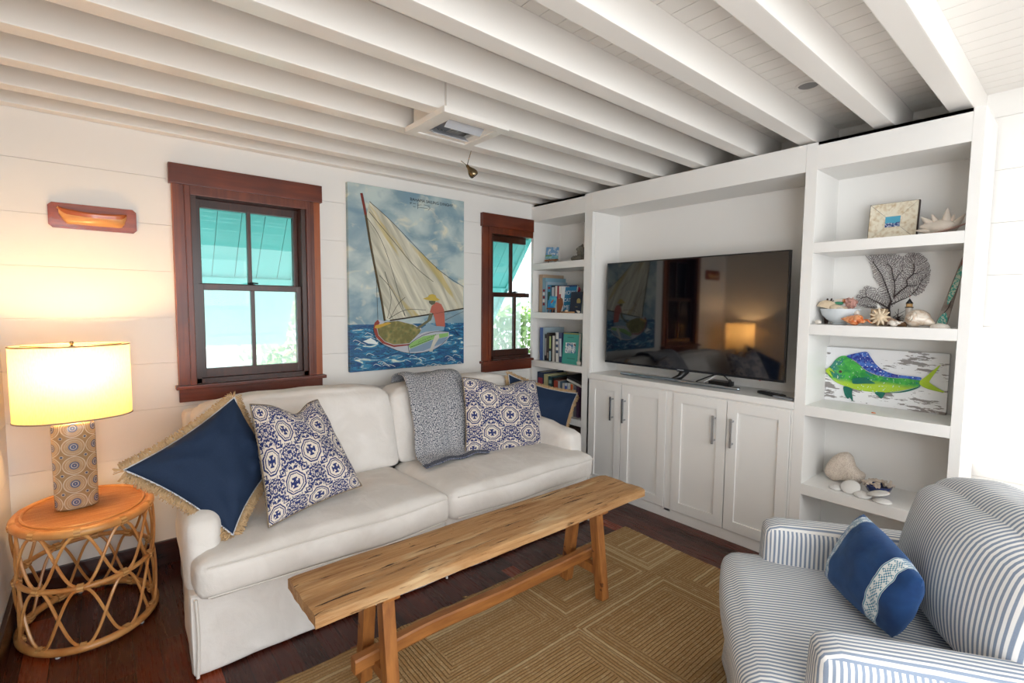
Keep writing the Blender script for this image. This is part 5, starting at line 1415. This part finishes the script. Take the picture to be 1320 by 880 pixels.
mk('toy_sailboat', bm, plain('toy_white', '#e8e6e2', .5), label='tiny white sailboat on top of the driftwood block', cat='toy boat')
c0 = S2(1010, 410, .06); bm = blob(B(), c0, .024, .2, 4, 3, 3, (.6, 1, .9))
for i in range(11):
    a = 2*PI*i/11+.3; d = V((-.12, math.cos(a), math.sin(a))); tube(bm, [c0+d*.014, c0+d*.030, c0+d*.044], [.009, .006, .0015], 6)
put('seashell', bm, SHELLC, Z2, 'cream star shell with spiky points in front of the driftwood block', 'seashell')
bm = spiral(B(), S2(1190, 400, .085), .06, .024, (0, -1, .0)); put('seashell', bm, SHELLB, Z2, 'mottled brown shell right of the spiky star shell', 'seashell')
bm = spiral(B(), S2(1245, 440, .05), .06, .018, (0, -1, .25), 3); put('seashell', bm, SHELLW, Z2, 'pointed white shell between the brown shell and the big moon snail', 'seashell')
bm = B(); c0 = V((.22, -2.452, Z2)); rr = random.Random(9)
for i in range(26):
    a = rr.uniform(-1.1, 1.1); L = rr.uniform(.04, .085); p = c0+V((rr.uniform(-.004, .004), 0, 0)); tube(bm, [p, p+V((0, .5*L*math.sin(a), L*.5)), p+V((0, -L*math.sin(a)*.8, L*math.cos(a)))], [.002, .0014, .0007], 4)
put('coral_sprig', bm, FAN, Z2, 'small bushy dark coral sprig beside the lighthouse', 'coral')
def S3(X, Y, xq): return ray(1140+X*.0833, 360+Y*.0833, 'x', xq)
c0 = S3(370, 650, .17)
t = thing('toy_lighthouse', 'miniature white lighthouse with black cone roof and tan lantern room', 'ornament', (c0.x, c0.y, Z2))
lc2 = (c0.x, c0.y, Z2+.0005)
bm = B(); lathe(bm, [(.0155, 0), (.0135, .088)], lc2, 24); mk('tower', bm, SHELLW, t, True)
bm = B(); lathe(bm, [(.0165, .088), (.0165, .092)], lc2, 24); mk('gallery', bm, BLACK, t)
bm = B(); lathe(bm, [(.0125, .092), (.0125, .108)], lc2, 24); mk('lantern', bm, plain('lantern_tan', '#cfa36a', .5), t)
bm = B(); lathe(bm, [(.0155, .108), (.008, .120), (.001, .132)], lc2, 24); mk('roof', bm, BLACK, t)
bm = B(); lathe(bm, [(.0008, .130), (.0008, .142), (.003, .144), (.001, .147)], lc2, 10); mk('weathervane', bm, plain('vane_red', '#9c4a3c', .5), t)
bm = B(); c0 = S3(270, 690, .09)
for v_ in (0,): tube(bm, [(c0.x, c0.y+.018, Z2+.013), (c0.x, c0.y-.018, Z2+.013)], .0115, 10)
put('wood_keg', bm, plain('keg_wood', '#7a5a3c', .6, var=.2), Z2, 'tiny dark wooden keg left of the big moon snail shell', 'ornament')
m = Mat('moon_snail', .3, coat=.3); m.color(m.mix(m.noise(20, 3, dist=2.).ramp(.4, .6), '#dcd2c4', '#c2ab94')); c0 = S3(490, 650, .08)
bm = spiral(B(), c0+V((0, .006, 0)), .058, .047, (-.75, .65, .25), 3.6); tube(bm, [c0+V((0, -.01, .0)), c0+V((0, -.045, -.014)), c0+V((0, -.072, -.03))], [.034, .021, .004], 12)
put('seashell', bm, m.m, Z2, 'big rounded cream moon snail shell, largest on the second display shelf', 'seashell')
bm = scallop(B(), S3(860, 720, .05), .020, .036, .020, 0, 13); put('seashell', bm, SHELLW, Z2, 'ribbed white shell in front of the painted plank', 'seashell')
# painted plank leaning in the corner
t = thing('painted_plank', 'narrow grey driftwood plank painted with turquoise and rust shapes, leaning at the right', 'wall art', (.2, -2.61, Z2))
a0_, a1_ = V((.17, -2.600, Z2+.001)), V((.215, -2.684, 1.648)); ax = (a1_-a0_).normalized(); ay = V((0, -1, 0)); ay = (ay-ax*ay.dot(ax)).normalized(); an = ax.cross(ay)
L = (a1_-a0_).length
m = Mat('weathered_grey_wood', .8); m.color(m.mix(m.noise(30, 4).ramp(.4, .6), '#7d7068', '#a0948a'))
bm = B(); PW = .043; pl = [a0_, a0_+ay*PW, a1_+ay*PW*.3, a1_-ay*.0]
pl[1].z = Z2+.001; pl[2].y = max(pl[2].y, -2.703)
prism(bm, [p for p in pl], -an*.010 if an.x < 0 else an*.010); mk('plank', bm, m.m, t)
def PP(s, q): return a0_+ax*L*s+ay*(PW*q)*(1-.6*s)-V((.0035, 0, 0))
TURQ = Mat('turquoise_paint', .5); TURQ.color(TURQ.mix(TURQ.noise(120, 2).ramp(.45, .55), '#3fa99a', '#c9d6c4')); TURQ = TURQ.m; RUST = plain('rust_paint', '#a4522f', .5, var=.1)
bm = B(); prism(bm, catmull([PP(.30, .45), PP(.42, .75), PP(.62, .85), PP(.78, .7), PP(.74, .25), PP(.55, .15), PP(.40, .2)], 4, True), (-.0015, 0, 0)); mk('painted_fish', bm, TURQ, t)
bm = B(); prism(bm, catmull([PP(.02, .2), PP(.10, .1), PP(.2, .5), PP(.12, .9), PP(.04, .8)], 4, True), (-.0015, 0, 0)); mk('painted_tail', bm, TURQ, t)
bm = B(); prism(bm, catmull([PP(.80, .3), PP(.84, .85), PP(.95, .9), PP(.97, .3)], 4, True), (-.0015, 0, 0)); mk('painted_rust_shape', bm, RUST, t)
bm = B(); tube(bm, catmull([PP(.17, .3), PP(.25, .6), PP(.35, .65)], 4), .0015, 5); mk('painted_line', bm, FAN, t)

# fish board
def FB(X, Y, xq=.270): return ray(1050+X*.14015, 445+Y*.14015, 'x', xq)
t = thing('fish_board', 'white distressed board with a green, blue and yellow dolphin fish on it', 'wall art', (.28, -2.39, .8705))
m = Mat('distressed_white_board', .5); x, y, z = m.xyz(); 
ns = m.noise(1, 4, m.vec(x*1., y*14, z*75), .65, .3); reg = m.noise(1, 2, m.vec(x, y*3.5+2.2, z*8+1.)); 
m.color(m.mix((ns+reg*.9).gt(1.06), '#e9e9ea', '#8f8a88'))
zb_ = .8705; zt_ = 1.162
bm = B(); box(bm, .274, .290, -2.648, -2.132, zb_, zt_, .001); mk('board', bm, m.m, t)
def fpoly(name, L, mat, lay_, parent, th=.004):
    bm = B(); P = [FB(*q) for q in L]; P = catmull([V((.274-.002*lay_, p.y, p.z)) for p in P], 3, True); prism(bm, P, (-th*.6 if lay_ else -th, 0, 0)); return mk(name, bm, mat, parent)
m = Mat('fish_green', .25, coat=.5); x, y, z = m.xyz()
c = m.mix(m.noise(30, 3, dist=1.).ramp(.4, .6), '#1c8a3e', '#46b046'); c = m.mix(m.noise(22, 3, dist=1.).ramp(.55, .62), c, '#157a6a')
# yellow belly: distance along the body
bel = (z + y*.0 + m.noise(12, 2)*.03)
c = m.mix(((y*-1.)*0. + bel).ramp(.145, .120), c, '#a8cc3a'); c = m.mix(m.noise(110, 1).gt(.70), c, '#cfe6d8'); m.color(c); FG = m.m
body = fpoly('fish_body', [(108, 232), (130, 205), (160, 175), (200, 125), (250, 97), (310, 100), (350, 135), (400, 170), (460, 225), (540, 265), (620, 285), (720, 300), (850, 305), (960, 320), (1010, 320), (1010, 350), (960, 378), (850, 405), (740, 425), (620, 435), (500, 425), (400, 410), (330, 390), (270, 370), (210, 345), (150, 300), (120, 260)], FG, 1, t, .006)
m = Mat('fish_blue', .25, coat=.5); m.color(m.mix(m.noise(120, 1).gt(.68), m.mix(m.noise(40, 3, dist=1.).ramp(.4, .6), '#1c2f8c', '#3f6fc4'), '#dfe8f4')); 
fpoly('dorsal_fin', [(295, 98), (380, 72), (450, 60), (490, 65), (520, 110), (560, 165), (600, 205), (650, 235), (740, 265), (850, 280), (960, 290), (985, 300), (965, 320), (850, 303), (720, 296), (620, 282), (540, 258), (460, 215), (400, 160), (350, 125)], m.m, 3, t)
YG = plain('fish_yellow_green', '#b3d42f', .3, var=.12, scale=40)
fpoly('tail_fin', [(970, 330), (1020, 290), (1080, 240), (1160, 178), (1120, 240), (1060, 325), (1070, 350), (1130, 390), (1198, 432), (1120, 420), (1030, 395), (975, 365)], YG, 2, t)
TG = plain('fish_teal', '#1d7a68', .3, var=.25, scale=60)
fpoly('pectoral_fin', [(355, 310), (390, 298), (460, 300), (520, 325), (560, 350), (480, 350), (360, 352)], TG, 4, t)
fpoly('pelvic_fin', [(268, 375), (345, 398), (345, 440), (352, 512), (325, 480), (305, 490), (278, 450)], TG, 2, t)
fpoly('anal_fin', [(555, 430), (645, 432), (635, 465), (615, 490), (585, 465)], TG, 2, t)
fpoly('lower_fin', [(640, 434), (760, 428), (860, 408), (975, 375), (940, 398), (850, 425), (760, 436)], TG, 3, t)
fpoly('lip', [(105, 230), (135, 205), (150, 208), (190, 255), (160, 235), (140, 225), (150, 250), (170, 290), (130, 262)], YG, 4, t)
bm = B(); c0 = FB(242, 240); 
for r_, dd_ in ((.0075, 0), ): prism(bm, [V((.265-dd_, c0.y+r_*math.cos(2*PI*i/20), c0.z+r_*math.sin(2*PI*i/20))) for i in range(20)], (-.002, 0, 0))
mk('eye', bm, plain('fish_eye_brown', '#5c4030', .2), t)
bm = B(); prism(bm, [V((.2625, c0.y+.004*math.cos(2*PI*i/16), c0.z+.004*math.sin(2*PI*i/16))) for i in range(16)], (-.001, 0, 0)); mk('pupil', bm, BLACK, t)
c0 = ray(1126, 531, 'x', .05); bm = scallop(B(), (c0.x, c0.y, .871), .006, .010, .005); put('seashell', bm, SHELLO, .870, 'tiny orange shell alone on the shelf below the fish board', 'seashell')

# coral shelf
Z4 = .454
def K(X, Y, xq): return ray(1050+X*.1364, 570+Y*.1364, 'x', xq)
m = Mat('coral_stone', .9); v_ = m.vor(160); m.color(m.mix(v_.ramp(.1, .5), '#b8a392', '#ddcfc0')).bump(v_, .7, .004)
P = catmull([K(X, Y, .20) for X, Y in ((105, 210), (150, 130), (230, 72), (310, 66), (360, 110), (385, 190), (430, 245), (478, 280), (462, 335), (420, 362), (350, 335), (270, 322), (190, 325), (115, 270))], 4, True)
bm = B(); c0 = sum(P, V())/len(P); rings = []
for s, dx in ((.55, -.045), (.85, -.036), (.97, -.02), (1, 0), (.97, .02), (.85, .036), (.55, .045)):
    rings.append([bm.verts.new(c0+(p-c0)*s+V((dx, 0, 0))) for p in P])
for A, Bq in zip(rings, rings[1:]):
    for j in range(len(P)): f = bm.faces.new((A[j], A[(j+1) % len(P)], Bq[(j+1) % len(P)], Bq[j])); f.smooth = True
bm.faces.new(rings[0]); bm.faces.new(list(reversed(rings[-1])))
put('coral_stone', bm, m.m, Z4, 'large pitted beige coral stone on the fourth display shelf', 'coral')
SD = plain('sand_dollar', '#e2dfda', .7, var=.03, bump=.2)
def dollar(c, r, tilt, axis, label, z=None):
    bm = B(); X = Matrix.Rotation(tilt, 4, axis)
    lathe(bm, [(r*.2, -.004), (r*.9, -.005), (r, -.002), (r, .001), (r*.85, .006), (r*.5, .011), (r*.1, .013)], (0, 0, 0), 32, xf=X)
    for v in bm.verts: v.co += V(c)
    for i in range(5):
        a = 2*PI*i/5; d = V((math.cos(a), math.sin(a), 0)); 
        P = [V(c)+X @ (d*r*s_ + V((0, 0, .0125-.0065*(s_/.55)**2+.0006))) for s_ in (.12, .3, .5)]
        tube(bm, P, .0016, 4)
    if z is not None: rest(bm, z+.0005)
    mk('sand_dollar', bm, SD, None, True, label, 'sand dollar', 'sand dollars on the fourth display shelf')
dollar(K(205, 395, .06), .032, 0, 'X', 'white sand dollar lying flat at the far left of the group', Z4)
dollar(K(342, 388, .06), .042, math.radians(-38), 'Y', 'white sand dollar propped up tilted in front of the coral stone', Z4)
dollar(K(455, 470, .04), .038, math.radians(-8), 'Y', 'white sand dollar lying in front between the tilted one and the blue bowl', Z4)
dollar(K(640, 525, .03), .038, 0, 'X', 'white sand dollar lowest of the two stacked before the blue bowl', Z4)
dollar(K(605, 450, .04)+V((0, 0, 0)), .046, math.radians(-16), 'X', 'large off-white sand dollar topmost of the two before the blue bowl', Z4+.018)
c0 = K(600, 420, .13); c0.z = Z4+.0005
bm = B(); lathe(bm, [(.025, 0), (.028, .002), (.045, .018), (.056, .042), (.058, .052), (.055, .052), (.045, .024), (.01, .012)], c0, 40)
mk('blue_bowl', bm, plain('blue_glaze', '#2b3b6e', .2, coat=.5), smooth=True, label='small dark blue bowl filled with coral pieces', cat='bowl')
rr = random.Random(6); CORB = plain('coral_bits', '#d3c4b4', .8, var=.15, scale=80, bump=.5)
for i in range(14):
    a = rr.uniform(0, 2*PI); r_ = .045*math.sqrt(rr.random()); p = V((c0.x+r_*math.cos(a), c0.y+r_*1.15*math.sin(a), Z4+.052+rr.uniform(0, .022)*(1-r_/.06)))
    d = V((rr.gauss(0, 1), rr.gauss(0, 1), rr.gauss(0, .4))).normalized()*rr.uniform(.016, .028)
    bm = B(); tube(bm, [p-d, p+V((0, 0, .004)), p+d], [.005, .009, .004], 7); q = V((d.y, -d.x, .01)); tube(bm, [p, p+q*.8], [.006, .004], 6)
    mk('coral_piece', bm, CORB, None, True, 'knobbly beige coral piece heaped in the small dark blue bowl', 'coral', 'coral pieces in the blue bowl')
c0 = ray(1068, 680, 'x', .14)
bm = B(); lathe(bm, [(.04, 0), (.045, .002), (.075, .03), (.092, .07), (.09, .07), (.07, .032), (.02, .008)], (c0.x, c0.y, .1105), 48); mk('dish', bm, plain('dish_white', '#dcd9d2', .4), smooth=True, label='wide white dish on the bottom display shelf behind the armchair arm', cat='bowl')

# ------------------------------------------------------------------ light
w = bpy.data.worlds.new('sky'); bpy.context.scene.world = w; w.use_nodes = True
bg = w.node_tree.nodes['Background']; bg.inputs[0].default_value = (.86, .94, 1, 1); bg.inputs[1].default_value = WORLD
def light(kind, name, loc, energy, color=(1, 1, 1), look=None, **kw):
    l = bpy.data.lights.new(name, kind); l.energy = energy; l.color = color
    for k, v in kw.items(): setattr(l, k, v)
    o = bpy.data.objects.new(name, l); C.objects.link(o); o.location = loc
    if look is not None: o.rotation_euler = V(look).to_track_quat('-Z', 'Y').to_euler()
    return o
light('SUN', 'sun', (0, 0, 5), SUN, (1, .96, .9), look=(.8, .55, -.2), angle=.009)
light('AREA', 'rear_fill', (-1.7, YF+.12, 1.3), REAR, (.93, .97, 1), look=(.05, 1, -.02), shape='RECTANGLE', size=3.0, size_y=1.7)  # added fill panel behind the camera, larger than the wall opening
light('AREA', 'side_fill', (XR-.06, -3.9, 1.15), SIDE, (1, .98, .95), look=(-1, .25, 0), shape='RECTANGLE', size=1.3, size_y=2.0)  # added weak fill; the right wall has no door
light('AREA', 'left_fill', (XL+.06, -3.8, 1.2), LEFT, (.90, .95, 1), look=(1, .35, .0), shape='RECTANGLE', size=1.4, size_y=2.0)  # added cool fill for the cabinet fronts; the left wall is solid
vs = bpy.context.scene.view_settings
vs.view_transform = 'Standard'; vs.look = 'None'; vs.gamma = 1; vs.exposure = EXPO; vs.use_curve_mapping = False
